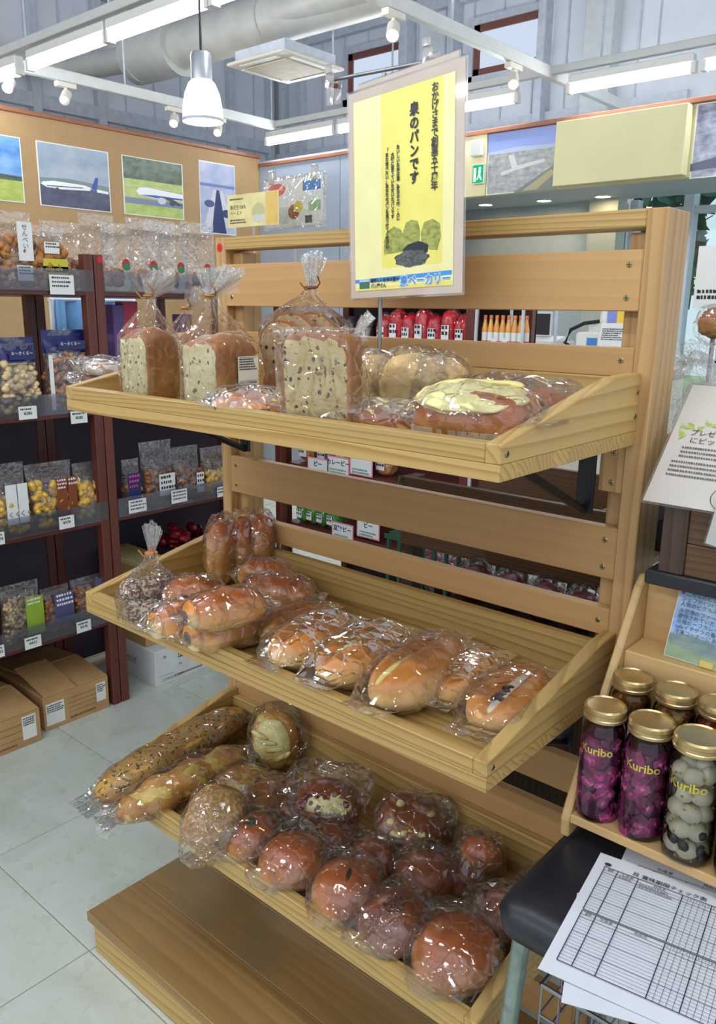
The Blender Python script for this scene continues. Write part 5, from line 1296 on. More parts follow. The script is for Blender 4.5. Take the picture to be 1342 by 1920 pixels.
pickle_jar('tall jar of purple pickled onions next to the egg jar', .938, -.151, .60, .0265, .146, on_, 2, M_pon2, ang=8)
eg = (('olives', M_olive, 12, (.004, .007, .007), .84), ('mustard_seeds', M_mus, 60, (.0015, .0015, .0015), .92))
def egg_jar(label, x, y, ang, seed):
    t = pickle_jar(label, x, y, .60, .028, .15, eg, seed, None, ang=ang)
    rnd = random.Random(seed)
    for k_ in range(5):
        for i in range(5):
            a = i * 1.257 + k_ * .6; q = .0155
            obj('egg', MB().ball((q * math.cos(a), q * math.sin(a), .016 + k_ * .0225), (.0105, .0125, .0105), 12, 9, 0, Matrix.Rotation(a + rnd.uniform(-.4, .4), 3, 'Z')), M_egg, t, smooth=180)
egg_jar('jar of white quail eggs and black olives with gold lettering', .994, -.158, 2, 5)
egg_jar('second jar of white quail eggs at the stand front', 1.053, -.158, 20, 6)
pickle_jar('small jar of orange pickled pieces with a white sticker', .888, -.09, .665, .0245, .098, (('pieces', M_orng, 30, (.004, .01, .009), .84),), 7, plain('amber_brine', (150, 84, 24), .3, var=.3), word=None, sticker=True, ang=40)
pickle_jar('small jar of yellow pickled peppers with gold lettering', .942, -.09, .665, .0245, .098, (('pieces', M_yelp, 34, (.004, .01, .009), .84),), 8, plain('amber_brine', (150, 84, 24), .3, var=.3), ang=40)
pickle_jar('small jar of red cherry tomatoes with gold lettering', .993, -.09, .665, .0245, .098, (('tomatoes', M_redt, 26, (.008, .009, .009), .72),), 9, plain('red_brine', (160, 24, 20), .3, var=.2), ang=36)
pickle_jar('small jar of mixed pickles at the end of the middle step', 1.046, -.09, .665, .0245, .098, (('pieces', M_yelp, 30, (.004, .01, .009), .84),), 10, M_pon2, ang=30)
# printed card on the stand
t = thing('pickle_card', 'blue-sky printed card about pickles leaning on the upper step', 'card', (.905, -.04, .7785), (-.34, 0, -.06))
cw, chh = .15, .088
obj('card', MB().box(0, cw, -.0012, 0, 0, chh), M_white, t)
prt(t, 'print', [(cloudy('card_sky', (120, 164, 222), (176, 202, 230), 16, (226, 232, 236), .25), rect(.001, cw - .001, .001, chh - .001)), (cloudy('card_hills', (104, 126, 130), (136, 154, 146), 30), [(.001, .03), (.03, .033), (.06, .03), (.09, .026), (.12, .018), (cw - .001, .014), (cw - .001, .001), (.001, .001)]), (cloudy('card_grass', (120, 146, 112), (150, 170, 132), 30), [(.001, .018), (.04, .014), (.08, .008), (.1, .001), (.001, .001)]), (ink(206, 206, 206), rect(.0705, .0715, .024, .034)), (ink(216, 212, 206), rect(.067, .075, .033, .038)), (M_redp, ell(.006, chh - .0055, .002, .002))], base=.0012)
for k_, s_ in enumerate(('こちらのピクルスはcafe', 'シェフが1つ1つ手作業で', '人気のピクルスです！', 'み空港のファーストラウンジで', '提供されていた（今は食べれない', '元祖ビーフカレーが自宅で食べれ', 'cafeイチサラの看板メニューのカ', '冷凍コーナーにあります')):
    text('lettering', s_, .0066, M_ink, t, (.010 if k_ == 0 else .006, -.0038, chh - .0082 - k_ * .0066 - (.002 if k_ > 2 else 0)), (math.pi / 2, 0, 0))
obj('clip', MB().box(.045, .062, -.004, .002, -.0005, .008), plain('wood_clip', (206, 186, 96), .5), t, bevel=.0008)
# ---------------------------------------------------------------- black table with dark box behind the stand
bt = thing('side_table', 'black table holding a dark wooden box beside the rack', 'table', (0, 0, 0))
obj('table_top', MB().box(.872, 1.5, -.045, .5, .868, .886), M_vinyl, bt, bevel=.002)
obj('side_leaf', MB().box(.772, .871, .1, .5, .868, .886), M_vinyl, bt, bevel=.002)
for x, y in ((.9, .45), (1.47, .45), (1.47, .04), (.9, .06)): obj('leg', MB().box(x - .015, x + .015, y - .015, y + .015, 0, .868), M_black, bt, bevel=.002)
WD = wood('dark_walnut_box', 'x', (110, 82, 56), (66, 46, 34), ring=40, contrast=.8); WDZ = wood('dark_walnut_post', 'z', (86, 68, 54), (56, 42, 36), ring=20)
db = thing('wooden_box', 'dark weathered wooden box made of thick boards on the black table', 'box', (.886, -.036, .886))
for k_, (z0, z1) in enumerate(((0, .04), (.0405, .085))): obj('front_board', MB().box(.03, .5, .0, .016, z0, z1), WD, db, bevel=.0012)
for x in (0, .5): obj('corner_post', MB().box(x, x + .03, -.004, .03, 0, .088), WDZ, db, bevel=.0012)
for k_ in range(4): obj('top_board', MB().box(.0 if k_ == 0 else -.108, .53, .032 + k_ * .1, .13 + k_ * .1, .07, .086), WD, db, bevel=.0012)
obj('side_board', MB().box(.002, .016, .03, .13, 0, .07), WDZ, db, bevel=.001); obj('side_board', MB().box(-.106, -.092, .14, .42, 0, .07), WDZ, db, bevel=.001); obj('side_board', MB().box(.514, .528, .03, .42, 0, .07), WDZ, db, bevel=.001)
copy_part(scr, db, (.07, -.0005, .02))
# laminated notice
p0, p1 = at(1205, 938, 'y', -.048), at(1300, 722, 'y', .083)
t = thing('laminated_notice', 'white laminated notice with green leaf trim leaning above the dark box', 'notice', p0, (-math.atan2(p1.y - p0.y, p1.z - p0.z), 0, 0))
nh = (p1 - p0).length; nw = .21
obj('sheet', MB().box(0, nw, -.0005, 0.0005, 0, nh), plain('notice_paper', (236, 228, 218), .3, var=.01), t)
obj('laminate', MB().box(-.003, nw + .003, -.0009, .0009, -.003, nh + .003), film('laminate_film', veil=.02, gloss=1.0, rough=.04, bs=4, bump=.05), t)
M_leafp = plain('leaf_print', (170, 190, 96), .5, var=.12, vs=200)
rnd = random.Random(4); lv = []
for k_ in range(26):
    a = rnd.uniform(0, 3.1); x_, z_ = (.016 + rnd.random() * .03, nh * .64 + rnd.uniform(-.006, .008)) if k_ < 10 else ((.012 + rnd.uniform(-.004, .004), nh * (.54 + .1 * rnd.random())) if k_ < 16 else (.075 + rnd.random() * .06, nh * (.30 + .06 * rnd.random())))
    lv.append((M_leafp, [(x_ + math.cos(a) * .006, z_ + math.sin(a) * .006), (x_ - math.sin(a) * .0022, z_ + math.cos(a) * .0022), (x_ - math.cos(a) * .006, z_ - math.sin(a) * .006), (x_ + math.sin(a) * .0022, z_ - math.cos(a) * .0022)]))
lv.append((M_leafp, rect(.045, .12, nh * .645, nh * .67)))
prt(t, 'leaf_print', lv, base=.001, lift=.00002)
text('lettering', 'プレゼントや\n にピッタリ', .0105, M_ink, t, (.022, -.0018, nh * .565), (math.pi / 2, 0, 0))
scribble(t, .02, .12, nh * .45, 3, .0028, 3, plain('grey_handwriting', (96, 92, 96), .6, var=0), -.0018, 2.4); scribble(t, .014, .09, nh * .33, 4, .0028, 6, _mats['grey_handwriting'], -.0018, 2.4)
ring = [[(.105 + r_ * math.cos(a) * 1.3, -.0018, nh * .1 + r_ * math.sin(a) * .9) for a in [6.2832 * i / 30 for i in range(31)]] for r_ in (.0225, .0231)]
obj('bubble', MB().loft(ring, False, 0, False), M_ink, t)
text('lettering', 'キン\nその\nソース', .0075, plain('brown_ink', (120, 70, 60), .6, var=0), t, (.09, -.0018, nh * .15), (math.pi / 2, 0, 0))
t = thing('small_notice', 'small white notice hanging in front of the dark box', 'notice', at(1322, 1018, 'y', -.05), (0, .16, 0))
obj('sheet', MB().box(0, .1, -.0006, 0, 0, .075), M_lab, t); obj('laminate', MB().box(-.002, .102, -.0009, .0003, -.002, .077), _mats['laminate_film'], t)
# bagged breads beyond the post
def crumple_bag(label, loc, r, seed, inner=None, cat='snack bag'):
    t = thing('bread_bag', label, cat, loc)
    if inner: obj('bread', blob_mb(inner[1], 3, 2.4, .8, .06, 3, seed), inner[0], t, (0, 0, .004), smooth=180)
    rnd = random.Random(seed); mb = film_blob(r, seed, jit=.14, p=2.6, flat=1); fan(mb, (0, 0, r[2] * 1.9), (.3, -.3, 1), .04, .012, .035, 9, rnd)
    obj('wrapper', mb, FNECK, t); return t
crumple_bag('crumpled clear bag of pale rolls on the dark box behind the post', (.826, .17, .973), (.044, .036, .08), 401, (C_roll, (.035, .03, .03)))
crumple_bag('crumpled clear bag behind the laminated notice', (.918, .17, .973), (.05, .04, .07), 402, (C_roll, (.04, .03, .03)))
t = thing('ingredient_bag', 'tall clear bag with a pale blue ingredient label behind the post', 'snack bag', (.868, .13, .886)); t.location = (.815, .25, .973)
obj('wrapper', film_blob((.03, .03, .06), 403, jit=.1, flat=1), FNECK, t); lb = obj('label', MB().box(-.018, .018, -.0006, 0, 0, .05), plain('pale_blue_label', (196, 210, 226), .5), t, (.004, -.034, .02)); scribble(lb, -.015, .015, .04, 5, .003, 3, M_ink)
p = at(1345, 520, 'y', .42)
t = thing('hanging_snack', 'snack pack with white header card hanging by the glazed front', 'snack bag', (p.x, .42, p.z - .1))
obj('header_card', MB().box(-.035, .035, -.001, .001, .05, .15), M_lab, t); scribble(t, -.03, .03, .075, 2, .006, 8, M_ink, -.0016)
obj('contents', blob_mb((.026, .01, .024), 3, 2.3, 1, .3, 4, 44), C_loaf, t, (.004, 0, .0), smooth=180); obj('wrapper', film_blob((.032, .016, .034), 404, jit=.1, flat=1), FILM2, t, (.004, 0, -.01))
obj('stand_rod', MB().tube([(0, .012, .15), (0, .012, -(p.z - .1) + .002)], .004, 8), M_chrome, t); obj('hook', MB().tube([(0, 0, .14), (0, .012, .15)], .002, 6), M_chrome, t)
obj('stand_foot', MB().lathe([(.07, 0), (.07, .006), (.01, .012)], 20, (0, .012, -(p.z - .1))), M_chrome, t, smooth=40)
# ================================================================ sign stand on the top tray
A0 = at(655, 178, 'y', -.062); ang = math.radians(-6.6)
du = Vector((math.cos(ang), math.sin(ang), 0)); nrm_ = Vector((math.sin(ang), -math.cos(ang), 0))
def onp(u, v):
    d = RCAM @ Vector(((u - 671) / FPX, -(v - 960) / FPX, -1)); return CAMP + d * ((A0 - CAMP).dot(nrm_) / d.dot(nrm_))
TL, TR, BR, BL = A0, onp(873, 107), onp(868, 548), onp(659, 560)
ph = ((TL - BL).length + (TR - BR).length) / 2; pw_ = ((TR - TL).length + (BR - BL).length) / 2
roll_ = math.atan2((TR - TL).z + (BR - BL).z, 2 * pw_)
bar_y = -.05
ss = thing('sign_stand', 'thin steel sign stand with crossbar rising from the top tray', 'sign stand', (0, 0, 0))
q = at(713, 560, 'y', bar_y); bl, br_ = at(612, 152, 'y', bar_y), at(852, 106, 'y', bar_y)
bl.y = br_.y = bar_y
obj('pole', MB().tube([(q.x, bar_y, TA['zj'] + .004), (q.x, bar_y, (bl.z + br_.z) / 2 - .004)], .0032, 10), M_chrome, ss, smooth=60)
obj('crossbar', MB().tube([bl, br_], .0026, 10), M_chrome, ss, smooth=60)
obj('hook_pin', MB().tube([at(722, 148, 'y', bar_y), at(722, 138, 'y', bar_y)], .002, 6), M_chrome, ss)
obj('base_plate', MB().lathe([(.03, 0), (.03, .004), (.006, .006)], 20, (q.x, bar_y, TA['zj'])), M_chrome, ss, smooth=40)
M_clear = film('clear_clip_plastic', (245, 240, 238), veil=.12, gloss=1.6, rough=.06, bs=30, bump=.1)
for (u, v) in ((625, 160), (808, 112)):
    c_ = at(u, v, 'y', bar_y)
    cl_ = thing('sign_clip', 'clear plastic clip gripping the steel sign bar', 'clip', c_, (0, 0, ang), group='clear clips on the sign bar')
    obj('jaw', MB().prism([(-.008, .016), (.008, .016), (.010, .004), (.006, -.03), (-.006, -.03), (-.010, .004)], -.009, -.006, 'y'), M_clear, cl_, bevel=.0012)
    obj('jaw', MB().prism([(-.008, .012), (.008, .012), (.010, .004), (.006, -.026), (-.006, -.026), (-.010, .004)], .006, .009, 'y'), M_clear, cl_, bevel=.0012)
    obj('spring', MB().tube([(0, -.006, 0), (0, .006, 0)], .0035, 8), M_red, cl_)
    obj('handle', MB().box(-.007, .007, -.012, -.008, .014, .026), M_clear, cl_, bevel=.001)
def sgn(label, o, w_, h_, back=0.0, rz=ang, ry=0.0):
    t = thing('poster_sheet', label, 'poster', o, (0, -ry, rz)); return t
po = thing('poster_sheet', 'laminated yellow bakery poster with Japanese lettering clipped to the sign bar', 'poster', BL - nrm_ * 0, (0, -roll_, ang))
M_ply = plain('poster_yellow', (236, 226, 116), .35, var=.05, vs=9); M_pale = plain('poster_pale_yellow', (242, 236, 172), .35, var=.05, vs=9); M_pink = plain('poster_cream', (246, 226, 206), .4, var=.02)
obj('sheet', MB().box(0, pw_, -.0006, .0006, 0, ph), M_pink, po)
obj('laminate', MB().box(-.003, pw_ + .003, -.0011, .0011, -.003, ph + .003), film('poster_laminate', veil=.02, gloss=.7, rough=.05, bs=3, bump=.04), po)
W2, H2 = pw_, ph
sk = cloudy('poster_loaf_green', (120, 132, 62), (176, 178, 92), 90, None, .4); sk2 = cloudy('poster_bean_grey', (52, 58, 62), (104, 110, 106), 160, None, .4)
blob2 = lambda cx, cz, rx, rz, k: [(W2 * (cx + rx * math.cos(a) * (1 + .08 * math.sin(k * a + k))), H2 * (cz + rz * math.sin(a) * (1 + .08 * math.cos(k * a)))) for a in [6.2832 * i / 26 for i in range(26)]]
blue = ink(64, 150, 226); dkn = ink(34, 40, 52)
prt(po, 'print', [(M_pale, [(W2 * .05, H2 * .035), (W2 * .93, H2 * .035), (W2 * .93, H2 * .955), (W2 * .05, H2 * .955)]), (M_ply, rect(W2 * .31, W2 * .84, H2 * .14, H2 * .955)),
    (sk, [(W2 * .33, H2 * .205), (W2 * .33, H2 * .27), (W2 * .36, H2 * .315), (W2 * .42, H2 * .335), (W2 * .48, H2 * .32), (W2 * .52, H2 * .28), (W2 * .52, H2 * .21)]), (sk, [(W2 * .51, H2 * .22), (W2 * .505, H2 * .30), (W2 * .53, H2 * .345), (W2 * .58, H2 * .355), (W2 * .635, H2 * .345), (W2 * .655, H2 * .30), (W2 * .65, H2 * .22)]), (sk, [(W2 * .67, H2 * .215), (W2 * .66, H2 * .29), (W2 * .69, H2 * .335), (W2 * .76, H2 * .345), (W2 * .82, H2 * .32), (W2 * .83, H2 * .26), (W2 * .80, H2 * .20)]),
    (dkn, blob2(.62, .215, .11, .035, 5)), (sk2, blob2(.58, .175, .15, .04, 7)), (blue, [(W2 * .05, H2 * .075), (W2 * .92, H2 * .085), (W2 * .92, H2 * .105), (W2 * .05, H2 * .093)]), (M_ply, [(W2 * .05, H2 * .037), (W2 * .92, H2 * .037), (W2 * .92, H2 * .058), (W2 * .05, H2 * .05)]), (ink(72, 118, 96), rect(W2 * .09, W2 * .19, H2 * .045, H2 * .092)), (ink(170, 206, 226), rect(W2 * .09, W2 * .19, H2 * .08, H2 * .094))], base=.0012, lift=.00004)
YT = -.0024
def vt(s, x, z, size, gap=1.0, bold=.0003): text('lettering', s, size * H2, dkn, po, (W2 * x, YT, H2 * z), (math.pi / 2, 0, 0), vertical=True, gap=gap, bold=bold)
vt('おかげさまで創業五十周年', .775, .90, .045, .86)
vt('泉のパンです', .605, .825, .062, .98, .0006)
vt('おいしいお米の里、多古の土地・人に', .465, .69, .022, .93)
vt('大切に育てていただいたパンです', .415, .66, .022, .93)
vt('「また食べたい」あなたのパンを見つけてください', .365, .685, .022, .93)
text('lettering', '泉ベーカリー', H2 * .056, ink(240, 244, 246), po, (W2 * .48, YT + .0004, H2 * .050), (math.pi / 2, 0, 0), bold=.0011)
text('lettering', '泉ベーカリー', H2 * .056, blue, po, (W2 * .48, YT, H2 * .050), (math.pi / 2, 0, 0), bold=.0003)
text('lettering', '美味しいお米の里の\nパン屋さん', H2 * .023, dkn, po, (W2 * .205, YT, H2 * .075), (math.pi / 2, 0, 0), bold=.0002)
pb = thing('poster_sheet', 'second pale sheet showing behind the yellow poster on the bar', 'poster', BL - nrm_ * .003 + du * .02 + Vector((0, 0, .004)), (0, -roll_ - .01, ang))
obj('sheet', MB().box(0, pw_ * .86, -.0005, .0005, 0, ph + .006), M_pink, pb); obj('laminate', MB().box(-.002, pw_ * .86 + .002, -.0009, .0009, -.002, ph + .008), _mats['poster_laminate'], pb)
# ================================================================ shelf unit behind the rack, seen through the slats
YS = 1.0
su = thing('stock_shelf', 'dark brown stock shelf standing behind the bread rack', 'shelf', (0, 0, 0))
for x in (-.885, -.11):
    for y in (YS, YS + .33): obj('post', MB().box(x, x + .03, y, y + .028, 0, 1.3), WBZ, su, bevel=.0015)
for z in (1.285, 1.075, .655, .435, .1):
    obj('shelf', MB().box(-.855, -.11, YS, YS + .35, z - .016, z), wood('dark_stain_x', 'x', (104, 52, 42), (66, 32, 28), ring=30, contrast=.5, rough=.35), su, bevel=.001)
obj('back_panel', MB().box(-.88, -.08, YS + .352, YS + .36, .05, 1.28), M_dark, su)
def small_pack(name, label, cat, x, z, w_, h_, d_, m_, seed, y=YS + .06, fl=None, tex=None):
    t = thing(name, label, cat, (x, y, z)); rnd = random.Random(seed)
    obj('contents', blob_mb((w_, d_, h_), 3, 3, 1, .14, 3, seed), m_, t, smooth=180)
    obj('wrapper', film_blob((w_ * 1.06, d_ * 1.1, h_ * 1.06), seed + 1, jit=.09, flat=1), FILM2, t)
    lb = obj('label', MB().box(-w_ * .5, w_ * .5, -.0006, 0, h_ * .5, h_ * 1.3), M_lab, t, (0, -d_ * 1.08, 0)); scribble(lb, -w_ * .45, w_ * .42, h_ * 1.1, 2, h_ * .18, seed, M_ink)
    return t
M_redpk = plain('red_pack', (206, 30, 44), .3, var=.15, vs=60); M_grpk = plain('green_pack', (70, 150, 50), .35, var=.2, vs=40); M_dkpk = plain('dark_pack', (48, 40, 44), .4, var=.3, vs=40)
for k_ in range(7): small_pack('red_snack_pack', 'red and white snack pack on the stock shelf behind the melon breads', 'snack bag', -.45 + k_ * .05, 1.0755, .027, .05 + .008 * (k_ % 2), .03, M_redpk, 500 + k_)['group'] = 'red packs on the stock shelf'
for k_ in range(5): small_pack('dark_snack_pack', 'dark snack pack on the stock shelf behind the raisin bag', 'snack bag', -.81 + k_ * .07, 1.0755, .032, .045, .03, M_dkpk, 520 + k_)['group'] = 'dark packs on the stock shelf'
for k_ in range(4): small_pack('green_snack_pack', 'green snack pack lying on the lower stock shelf', 'snack bag', -.8 + k_ * .05, .4355, .026, .04, .03, M_grpk, 530 + k_, YS + .04)['group'] = 'green packs on the lower stock shelf'
for k_ in range(5): small_pack('peanut_pack', 'clear peanut pack with purple trim on the middle stock shelf', 'snack bag', -.8 + k_ * .09, .6555, .036, .045, .03, (M_nutd, M_purp)[k_ % 2], 540 + k_)['group'] = 'peanut packs on the middle stock shelf'
for k_ in range(7): small_pack('rice_snack_pack', 'small pale snack pack on top of the stock shelf', 'snack bag', -.82 + k_ * .075, 1.2855, .03, .022, .03, (M_nutl, M_grpk, M_chip, M_lab)[k_ % 4], 560 + k_)['group'] = 'pale packs on top of the stock shelf'
M_pinkb = plain('pink_border', (236, 150, 170), .5, var=0)
def pink_card(label, u, v, y, s_, w_=.1, h_=.065):
    p = at(u, v, 'y', y); t = thing('price_card', label, 'price card', p)
    obj('card', MB().box(-w_ / 2, w_ / 2, -.0006, 0, -h_ / 2, h_ / 2), M_pinkb, t, bevel=.0); obj('face', MB().box(-w_ / 2 + .005, w_ / 2 - .005, -.0012, -.0006, -h_ / 2 + .005, h_ / 2 - .005), M_lab, t)
    if s_: text('lettering', s_, .021, plain('navy_ink', (40, 50, 120), .5, var=0), t, (0, -.0016, .004), (math.pi / 2, 0, 0), align='CENTER', bold=.0006)
    scribble(t, -w_ * .38, w_ * .4, -.016, 2, .006, int(u), plain('teal_ink', (60, 140, 130), .6, var=0), -.0016)
pink_card('pink-edged price card reading カレーピー behind the rack', 634, 874, YS - .004, 'カレーピー'); pink_card('pink-edged price card partly hidden under the top tray', 677, 874, YS - .004, ''); pink_card('pink-edged price card at the left of the curry one', 596, 876, YS - .004, 'ピー')
pink_card('pink-edged price card beside the green snack packs', 642, 998, YS - .004, '豆糖ピー'); pink_card('pink-edged price card hanging below the lower stock shelf', 690, 992, YS - .004, 'ピー')
# wooden box and green crates with red onions behind the rack
t = thing('wooden_crate', 'dark plank crate behind the slats under the top tray', 'crate', (.215, .3, 0))
for z0 in (.715, .79): obj('plank', MB().box(0, .46, 0, .014, z0, z0 + .07), WD, t, bevel=.001)
for x in (0, .435): obj('leg', MB().box(x, x + .025, .016, .05, 0, .86), WDZ, t, bevel=.001)
obj('back_plank', MB().box(0, .46, .3, .314, .7, .86), WD, t); obj('base', MB().box(0, .46, .014, .3, .715, .73), WD, t)
obj('cord', MB().tube([(.0, -.004, .86), (-.006, -.008, .83), (.004, -.006, .79), (-.002, -.006, .76)], .002, 6), M_grnp, t)
M_grn = plain('green_plastic', (24, 84, 62), .4, var=.06)
gc = thing('green_basket', 'dark green plastic basket of bagged red onions behind the lower slats', 'basket', (.05, .46, .52))
for i in range(17): obj('bar', MB().box(i * .034, i * .034 + .010, 0, .006, 0, .14), M_grn, gc, bevel=.001)
obj('rim', MB().box(-.004, .566, -.003, .01, .14, .152).box(-.004, .566, .19, .2, .14, .152).box(-.004, .004, 0, .2, .14, .152).box(.558, .566, 0, .2, .14, .152), M_grn, gc); obj('lower_rail', MB().box(-.004, .566, -.001, .008, .05, .06), M_grn, gc); obj('basket_floor', MB().box(0, .56, 0, .2, 0, .008), M_grn, gc)
obj('support', MB().box(.02, .54, .02, .18, -.52, -.001), WDZ, gc)
M_onion = plain('red_onion_skin', (120, 40, 62), .3, var=.3, vs=25)
for k_ in range(14):
    x = .095 + (k_ % 7) * .077; t = thing('red_onion', 'red onion in clear net bag in the green basket', 'onion', (x, .51 + .08 * (k_ // 7), .529), group='red onions in the green basket')
    obj('bulb', blob_mb((.036, .036, .036), 3, 2, 1, .05, 2, 600 + k_, lambda q, v: Vector((q.x, q.y, q.z + (.012 * max(0, v.z) ** 8)))), M_onion, t, smooth=180)
    obj('wrapper', film_blob((.039, .039, .046), 620 + k_, sub=2, jit=.1, flat=1), FILM2, t)
for k_ in range(4):
    t = thing('red_onion', 'large bagged red onion at the right end behind the lowest slats', 'onion', (.44 + k_ * .075, .245, .66), group='bagged onions behind the rack post')
    obj('bulb', blob_mb((.034, .034, .034), 3, 2, 1, .05, 2, 640 + k_), M_onion, t, smooth=180); obj('wrapper', film_blob((.037, .037, .042), 644 + k_, sub=2, jit=.1, flat=1), FILM2, t)
tag(obj('plank_ledge', MB().box(.4, .72, .195, .295, .64, .66).box(.41, .43, .2, .28, 0, .64).box(.68, .7, .2, .28, 0, .64), WDZ), 'dark plank ledge carrying bagged onions behind the rack', 'ledge')
# orange juice bottles right of the stock shelf
bsf = thing('drink_shelf', 'white wire drink shelf with orange bottles beyond the rack', 'shelf', (0, 0, 0))
for z in (.6, .85, 1.085): obj('shelf', MB().box(-.075, .075, YS + .0, YS + .2, z - .008, z), M_steel, bsf)
for x in (-.078, .072):
    for y in (YS, YS + .19): obj('post', MB().box(x, x + .006, y, y + .008, 0, 1.28), M_steel, bsf)
M_or = plain('orange_juice', (232, 168, 84), .25, var=.06); M_cap = plain('orange_cap', (214, 120, 50), .4)
b0 = None
for k_ in range(14):
    loc = (-.062 + (k_ % 7) * .0195, YS + .03 + .03 * (k_ // 7), 1.0855); 
    if b0 is None:
        b0 = thing('juice_bottle', 'small orange juice bottle with printed label on the drink shelf', 'bottle', loc, group='orange juice bottles in a row')
        obj('bottle_body', MB().lathe([(.008, 0), (.0088, .003), (.0088, .06), (.005, .078), (.004, .086)], 14), M_or, b0, smooth=50); obj('cap', MB().lathe([(.0048, .086), (.0048, .096), (.004, .097)], 12), M_cap, b0, smooth=40)
        obj('label', MB().lathe([(.009, .018), (.009, .05)], 14, cap=False), M_lab, b0, smooth=60); obj('label_band', MB().lathe([(.0091, .02), (.0091, .026)], 14, cap=False), M_redp, b0, smooth=60)
    else: dup(b0, loc)
for u in (925, 945):
    p = at(u, 643, 'y', YS - .002); t = thing('price_card', 'small white card under the juice bottles', 'price card', p, group='cards under the juice bottles'); obj('card', MB().box(-.008, .008, -.0006, 0, -.012, .012), M_lab, t); scribble(t, -.006, .006, 0, 2, .002, 3, M_ink)
# sales counter with register
YC = 2.6
ct = thing('sales_counter', 'white sales counter beyond the bread rack', 'counter', (-.95, YC - .1, 0))
obj('top', MB().box(0, .8, 0, .5, .97, 1.0), M_white, ct, bevel=.004); obj('front_panel', MB().box(.02, .78, .03, .05, 0, .97), M_offwhite, ct); [obj('side_panel', MB().box(x_, x_ + .03, .05, .48, 0, .97), M_offwhite, ct) for x_ in (.02, .75)]
t = thing('cash_register', 'grey cash register with tilted dark screen on the white counter', 'cash register', (-.78, YC, 1.0))
obj('drawer', MB().box(-.09, .12, -.03, .2, 0, .05), M_steel_l, t, bevel=.004); obj('keyboard', MB().prism([(-.03, .05), (.1, .05), (.1, .075)], -.04, .12, 'x'), M_white, t); sc_ = obj('screen', MB().box(-.06, .06, .06, .075, .07, .19), M_steel, t, (0, 0, 0), bevel=.004); obj('display', MB().box(-.052, .052, .057, .0595, .08, .18), M_dark, sc_)
t = thing('receipt_printer', 'white receipt printer with blue panel and black cable', 'printer', (-.5, YC, 1.0))
obj('case', MB().box(-.06, .09, 0, .15, 0, .1), M_white, t, bevel=.008); obj('blue_panel', MB().box(-.0, .05, -.003, 0, .02, .075), plain('blue_panel', (70, 140, 210), .4), t); obj('cable', MB().tube([(-.06, 0, .02), (-.1, -.02, .05), (-.08, -.01, .11), (-.02, 0, .14), (.03, .05, .15)], .009, 8), M_black, t, smooth=60); obj('paper_roll', MB().lathe([(.03, 0), (.03, .05)], 16, (0, .08, .1)), M_lab, t)
t = thing('card_reader', 'pale blue card terminal standing on the counter', 'card terminal', (-.46, YC + .2, 1.0)); obj('stand', MB().box(-.02, .02, 0, .03, 0, .12), M_black, t); obj('screen_case', MB().box(-.045, .045, -.01, .012, .1, .22), M_white, t, bevel=.004); obj('display', MB().box(-.036, .036, -.012, -.01, .115, .205), plain('lavender_display', (130, 150, 226), .3), t)
for k_, (x, m_, lab) in enumerate(((-.37, plain('bright_yellow', (246, 206, 70), .45), 'bright yellow packet upright at the end of the counter'), (-.26, plain('bright_orange', (240, 140, 60), .45), 'orange packet upright at the end of the counter'))):
    t = thing('display_packet', lab, 'packet', (x, YC + .12, 1.0)); obj('pack', MB().box(-.05, .05, 0, .03, 0, .2), m_, t, bevel=.006); obj('print', MB().box(-.03, .03, -.001, 0, .06, .09), M_ink if k_ == 0 else M_lab, t)
t = thing('menu_sheet', 'white printed sheet leaning at the counter edge', 'paper', (-.36, YC - .06, 1.0), (-.3, 0, .1)); obj('sheet', MB().box(-.06, .06, -.001, .001, 0, .15), M_lab, t); scribble(t, -.05, .05, .12, 6, .006, 3, None, -.002)
t = thing('white_apron', 'white cloth hanging at the back of the counter', 'cloth', (-.62, YC + .52, 0)); R = [[(.07 * math.cos(a) * (1 + .1 * math.sin(7 * a)) * k_[1], .03 * math.sin(a) * k_[1], k_[0]) for a in [6.2832 * i / 20 for i in range(20)]] for k_ in ((.9, 1.1), (1.1, 1.0), (1.24, .8), (1.28, .3))]
obj('cloth', MB().loft(R), M_white, t, smooth=180); obj('stand', MB().tube([(0, 0, 0), (0, 0, 1.27)], .012, 8), M_black, t)
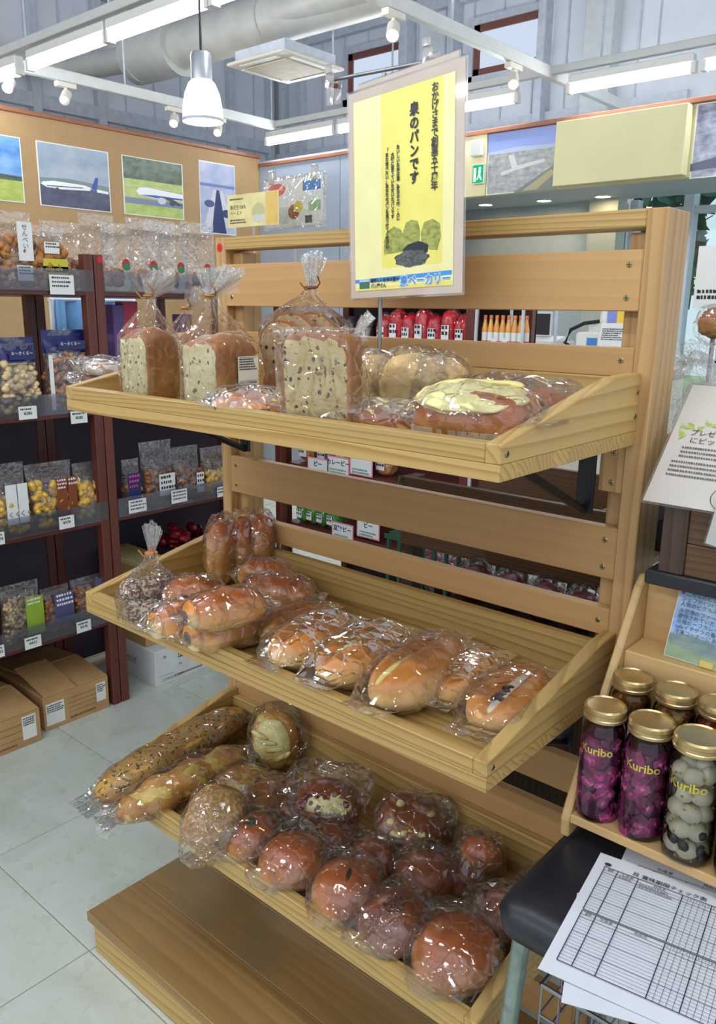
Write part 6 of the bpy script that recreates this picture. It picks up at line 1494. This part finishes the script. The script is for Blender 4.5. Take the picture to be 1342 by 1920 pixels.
# cards clipped on top of the stock shelf
def stand_card(label, u0, u1, vt_, vb, y, m_, extra, yaw=0.0):
    a, b = at(u0, vb, 'y', y), at(u1, vt_, 'y', y); w_, h_ = b.x - a.x, b.z - a.z
    t = thing('display_card', label, 'card', (a.x, y, a.z), (0, 0, yaw))
    obj('sheet', MB().box(0, w_, -.001, .001, 0, h_), m_, t)
    prt(t, 'print', [(m2, [(x * w_, z * h_) for x, z in pts]) for m2, pts in extra], base=.001, lift=.0001)
    zf_ = 1.236 if y < 1 else 1.2855
    obj('stand', MB().tube([(w_ / 2, .004, 0), (w_ / 2, .004, zf_ - a.z)], .005, 8), M_clear, t)
    obj('stand_foot', MB().lathe([(.03, 0), (.03, .004), (.005, .006)], 16, (w_ / 2, .004, zf_ + .0003 - a.z)), M_clear, t)
    return t, w_, h_
t, w_, h_ = stand_card('pale yellow card with a bottle picture above the stock shelf', 428, 522, 356, 428, .9, plain('pale_yellow_card', (236, 226, 160), .4), [(plain('amber_card', (230, 196, 110), .4), rect(.76, .99, .02, .98)), (ink(206, 200, 150), ell(.62, .4, .13, .3)), (ink(216, 216, 206), rect(.5, .74, .12, .34))])
text('lettering', '落花生100%\nペースト', h_ * .15, M_ink, t, (w_ * .05, -.0016, h_ * .56), (math.pi / 2, 0, 0)); scribble(t, w_ * .05, w_ * .4, h_ * .84, 1, h_ * .05, 2, None, -.0016); scribble(t, w_ * .05, w_ * .45, h_ * .2, 2, h_ * .05, 2, None, -.0016)
t, w_, h_ = stand_card('clear-sleeved leaflet with a red and white emblem and blue picture', 500, 612, 328, 428, YS + .1, M_lab, [(ink(232, 110, 96), ell(.2, .8, .16, .14)), (ink(226, 232, 226), [(.1, .7), (.3, .88), (.32, .86), (.12, .68)]), (ink(70, 140, 206), rect(.66, .96, .72, .92)), (ink(206, 216, 206), rect(.04, .4, .06, .42)), (ink(60, 90, 80), rect(.05, .2, .2, .36)), (ink(150, 84, 50), ell(.5, .3, .1, .16)), (ink(214, 196, 80), ell(.58, .4, .08, .12)), (ink(150, 190, 140), rect(.76, .96, .3, .5)), (ink(70, 80, 90), rect(.7, .82, .04, .2))], -.05)
obj('sleeve', MB().box(-.01, w_ + .01, -.004, .003, -.01, h_ + .01), FILM2, t)
for x in (.12, .86): obj('clip', MB().box(w_ * x - .012, w_ * x + .012, -.01, .008, h_ - .01, h_ + .035), M_clear, t, bevel=.002)
